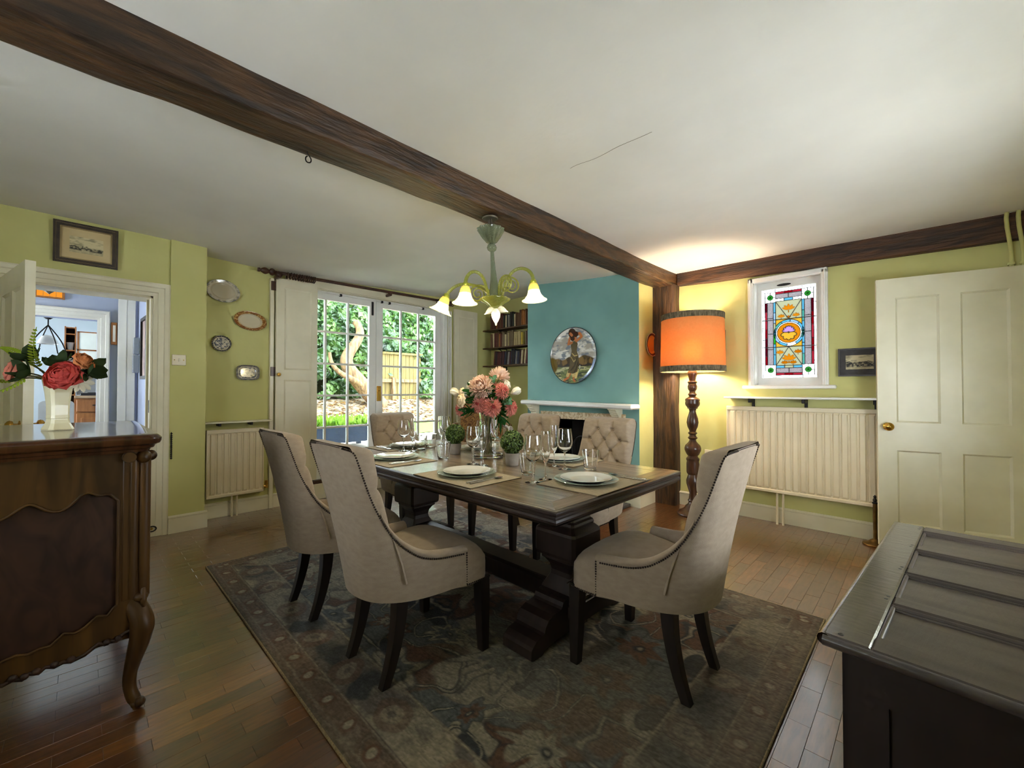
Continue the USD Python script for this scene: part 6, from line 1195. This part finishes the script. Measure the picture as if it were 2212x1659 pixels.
for j in range(4):
    for i in range(5): obj('tile', box(0, .012, -.04+.1*i+.001, .06+.1*i-.001, 1.09+.1*j+.001, 1.19+.1*j-.001, .002), PORC, t)
t = thing('white_chair', 'white kitchen chair beyond the doorways', 'chair', (-7.6, -.20, 0)); obj('back', prism(sbox(-.10, .5, .10, .98).buffer(.05), -.02, .02, 'yz'), WHITEP, t); obj('seat', box(-.02, .4, -.18, .18, .43, .47, .01), WHITEP, t)
for x in (0, .37):
    for y in (-.15, .15): obj('leg', rod((x, y, 0), (x, y, .44), .015), WHITEP, t)
t = thing('iron_pendant', 'black wrought iron hanging lamp frame in the kitchen', 'lamp', (-7.3, -.27, 0)); obj('rod', rod((0, 0, 1.9), (0, 0, 2.42), .006), IRON, t); obj('ceiling_cone', lathe([(0, 1.985), (.02, 1.99), (.13, 2.10), (.13, 2.11), (0, 2.11)], 24), IRON, t)
for a in np.arange(4)*PI/2+.5:
    th = np.linspace(0, 2*PI, 14); P = [(0, 1.92), (.06, 1.84), (.13, 1.72), (.17, 1.60)]+[(.20+.03*math.cos(x+PI), 1.555+.03*math.sin(x+PI)*-1) for x in th[2:]]; obj('arm', tube(spline(np.array([(u*math.cos(a), u*math.sin(a), z) for u, z in P]), 30), .006, 6), IRON, t, smooth=True)
obj('enamel_shade', lathe([(.02, 1.80), (.05, 1.79), (.085, 1.72), (.09, 1.70), (.086, 1.70), (.05, 1.78), (.02, 1.79)], 24), WHITEP, t, smooth=40)

# ================================================================ garden beyond the French doors
def lerp1(x, xs, zs): return np.interp(x, xs, zs)
gx_ = np.linspace(XL-.23, -13, 60); gy_ = np.linspace(-1, 13, 60); GX, GY = np.meshgrid(gx_, gy_, indexing='ij')
def gz_(x, y): return np.interp(-x, [4.8, 5.2, 5.5, 6.3, 7.4, 8.8, 13], [.10, .12, .34, .36, .50, .98, 1.3])+.05*(meshkit.fbm(np.stack([x*2., y*2., x*0], -1), 3)-.5)*np.clip((-x-7.2)*2, 0, 1)
def ground(name, x0, x1, y0, y1, M, lb, c, dz=0., n=40):
    a, b = np.meshgrid(np.linspace(x0, x1, n), np.linspace(y0, y1, n), indexing='ij'); return obj(name, grid(np.stack([a, b, gz_(a, b)+dz], -1)), M, None, True, label=lb, cat=c, kind='structure')
ground('terrace', XL-.22, -6.5, 1.02, 9, mat('pale_paving', s(206, 200, 190), s(186, 178, 166), scale=5, rough=.8), 'pale paved terrace outside the French doors', 'terrace')
ground('lawn', -6.5, -7.45, 3.3, 9, mat('lawn_green', s(110, 158, 52), s(84, 132, 40), scale=18, rough=.9), 'bright green strip of lawn in the garden', 'lawn', .01)
ground('gravel_bank', -6.5, -13, 1.02, 13, mat('gravel_leaves', s(150, 136, 116), s(92, 74, 50), scale=9, rough=.95, bump=.02, bscale=12, detail=8, lo=.4, hi=.6), 'sloping gravel bank strewn with leaves', 'bank', 0, 60)
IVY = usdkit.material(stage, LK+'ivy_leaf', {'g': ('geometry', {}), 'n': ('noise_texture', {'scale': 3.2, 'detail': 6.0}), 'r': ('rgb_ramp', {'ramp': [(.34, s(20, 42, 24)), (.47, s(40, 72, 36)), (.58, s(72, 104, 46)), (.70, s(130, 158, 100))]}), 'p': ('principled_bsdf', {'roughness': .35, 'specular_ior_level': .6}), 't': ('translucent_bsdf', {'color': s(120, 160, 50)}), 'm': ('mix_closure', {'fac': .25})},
    [('g.position', 'n.vector'), ('n.fac', 'r.fac'), ('r.color', 'p.base_color'), ('p.BSDF', 'm.closure1'), ('t.BSDF', 'm.closure2')], 'm.closure')
def leaves(P, size, rr, spread=.9, face=(1, 0, .35)):
    n = len(P); D = np.array(face)+rr.normal(0, spread*.6, (n, 3)); D /= np.linalg.norm(D, axis=1, keepdims=True); T = rr.normal(0, 1, (n, 3)); T -= D*(T*D).sum(1, keepdims=True); T /= np.linalg.norm(T, axis=1, keepdims=True); B = np.cross(D, T); sz = size*rr.uniform(.6, 1.3, n)[:, None]
    V = np.stack([P-T*sz, P+B*sz*.6+D*sz*.12, P+T*sz*1.1, P-B*sz*.6+D*sz*.12], 1).reshape(-1, 3); i = np.arange(n)*4
    return TM(V, np.vstack([np.stack([i, i+1, i+2], 1), np.stack([i, i+2, i+3], 1)]))
rr = np.random.default_rng(5)
def bulge(y, z): return 1.0*(meshkit.fbm(np.stack([y*1.1, z*1.1, y*0+3], -1), 3, seed=8)-.5)
n = 64000; y_ = rr.uniform(1.2, 13, n); z_ = 1.0+(2.25+.35*(y_ > 5.2))*rr.uniform(0, 1, n)
keep = (meshkit.fbm(np.stack([y_*1.6, z_*1.6, y_*0], -1), 3, seed=2) > np.where(z_ < 1.4, .38, .28)) & ~((y_ > 4.55) & (y_ < 5.65) & (z_ < 1.95) & (meshkit.noise(np.stack([y_*4, z_*4, y_*0], -1), 3) < .7))
P = np.stack([-8.9+bulge(y_, z_)+rr.normal(0, .10, n), y_, z_], 1)[keep]
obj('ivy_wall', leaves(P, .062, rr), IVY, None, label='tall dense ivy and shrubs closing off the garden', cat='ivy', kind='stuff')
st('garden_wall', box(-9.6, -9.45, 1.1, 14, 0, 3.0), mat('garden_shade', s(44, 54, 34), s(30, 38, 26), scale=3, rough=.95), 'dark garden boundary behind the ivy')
BARK = mat('bark', s(140, 112, 76), s(88, 66, 42), scale=5, stretch=(4, 4, 1), rough=.9, bump=.02, bscale=14, bstretch=(3, 3, .6))
t = thing('tree_trunk', 'thick leaning bare tree trunk in the garden', 'tree'); tk = spline([(-8.35, 4.55, .80), (-8.35, 4.25, 1.10), (-8.35, 3.95, 1.42), (-8.4, 3.78, 1.75), (-8.4, 3.95, 2.1), (-8.5, 4.0, 2.6)], 40); obj('trunk', tube(tk, np.interp(np.linspace(0, 1, 40), [0, .3, .6, 1], [.17, .16, .12, .07]), 14), BARK, t, smooth=True)
obj('branch', tube(spline([(-8.3, 4.2, 1.12), (-8.25, 3.9, 1.35), (-8.25, 3.6, 1.5), (-8.3, 3.4, 1.9)], 20), np.linspace(.09, .03, 20), 8), BARK, t, smooth=True); obj('branch', tube(spline([(-8.35, 4.5, 1.9), (-8.3, 4.48, 1.5), (-8.35, 4.52, 1.0)], 12), .035, 8), BARK, t, smooth=True)
FNC = mat('fence_board', s(112, 96, 50), s(84, 70, 36), scale=4, stretch=(5, 5, .7), rough=.9)
t = thing('garden_fence', 'weathered yellow-brown board fence among the ivy', 'fence')
for i in range(12): obj('board', box(-8.72, -8.70, 4.5+.105*i, 4.5+.105*i+.098, .95, 2.0+R.uniform(-.01, .01), .003), FNC, t)
obj('rail', box(-8.69, -8.65, 4.5, 5.76, 1.34, 1.42, .004), BARK, t); obj('rail', box(-8.70, -8.64, 4.48, 5.78, 1.98, 2.03, .004), FNC, t); obj('post', box(-8.70, -8.61, 4.95, 5.03, .8, 1.45, .004), BARK, t)
t = thing('garden_trough', 'dark blue raised planting trough on legs outside the French doors', 'planter', (-5.95, 0, 0)); DBL = mat('dark_blue_paint', s(36, 54, 84), s(26, 42, 68), scale=6, rough=.4)
obj('side_board', box(.22, .25, 1.25, 3.02, .44, .67, .004), DBL, t); obj('side_board', box(-.25, -.22, 1.25, 3.02, .44, .67, .004), DBL, t); obj('end_board', box(-.22, .22, 2.99, 3.02, .44, .67, .004), DBL, t); obj('soil', box(-.22, .22, 1.25, 2.99, .44, .63), mat('soil', s(60, 46, 34), rough=.95), t)
for x in (-.22, .17):
    for y in (1.4, 2.1, 2.93): obj('leg', box(x, x+.05, y, y+.06, .30, .46, .003), DBL, t)
LET = usdkit.material(stage, LK+'lettuce_leaf', {'g': ('geometry', {}), 'n': ('noise_texture', {'scale': 9.0, 'detail': 4.0}), 'r': ('rgb_ramp', {'ramp': [(.35, s(86, 132, 44)), (.65, s(168, 204, 86))]}), 'p': ('principled_bsdf', {'roughness': .5}), 't': ('translucent_bsdf', {'color': s(170, 210, 80)}), 'm': ('mix_closure', {'fac': .35})}, [('g.position', 'n.vector'), ('n.fac', 'r.fac'), ('r.color', 'p.base_color'), ('p.BSDF', 'm.closure1'), ('t.BSDF', 'm.closure2')], 'm.closure')
pq = []
for k in range(420): pq.append(xf(petal(rr.uniform(.08, .15), .03, .8, .5, nl=4, nw=3), at(rot(rr.uniform(0, 360), (0, 0, 1))@rot(-rr.uniform(30, 80), (0, 1, 0)), (rr.uniform(-.2, .2), rr.uniform(1.3, 2.98), .64+rr.uniform(0, .05)))))
obj('salad_leaves', pq, LET, t, smooth=True, kind='stuff')
lv = np.stack([rr.uniform(-8.7, -7.4, 2600), rr.uniform(1.5, 9, 2600), np.zeros(2600)], 1); lv[:, 2] = gz_(lv[:, 0], lv[:, 1])+.012
obj('fallen_leaves', leaves(lv, .035, rr, .4, (0, 0, 1)), mat('dry_leaf', s(190, 140, 72), s(112, 86, 50), scale=4, rough=.9, world=True), None, label='fallen brown leaves scattered on the gravel bank', cat='leaves', kind='stuff')

nc = 9000; cc_ = np.stack([rr.uniform(-10.2, -6.4, nc), rr.uniform(-1, 11, nc), rr.normal(6.6, .35, nc)], 1); cc_ = cc_[meshkit.fbm(cc_*[.8, .8, 0]+[0, 0, 4], 3, seed=6) > .42]
t = thing('garden_tree', 'large tree whose leafy crown shades the garden', 'tree'); obj('crown', leaves(cc_, .12, rr, 1.2, (0, 0, 1)), IVY, t, kind='stuff'); obj('trunk', tube(spline([(-9.3, 9.5, .9), (-9.2, 9.3, 3), (-8.8, 8.5, 5), (-8.4, 7, 6.5)], 20), np.linspace(.2, .06, 20), 10), BARK, t, smooth=True)
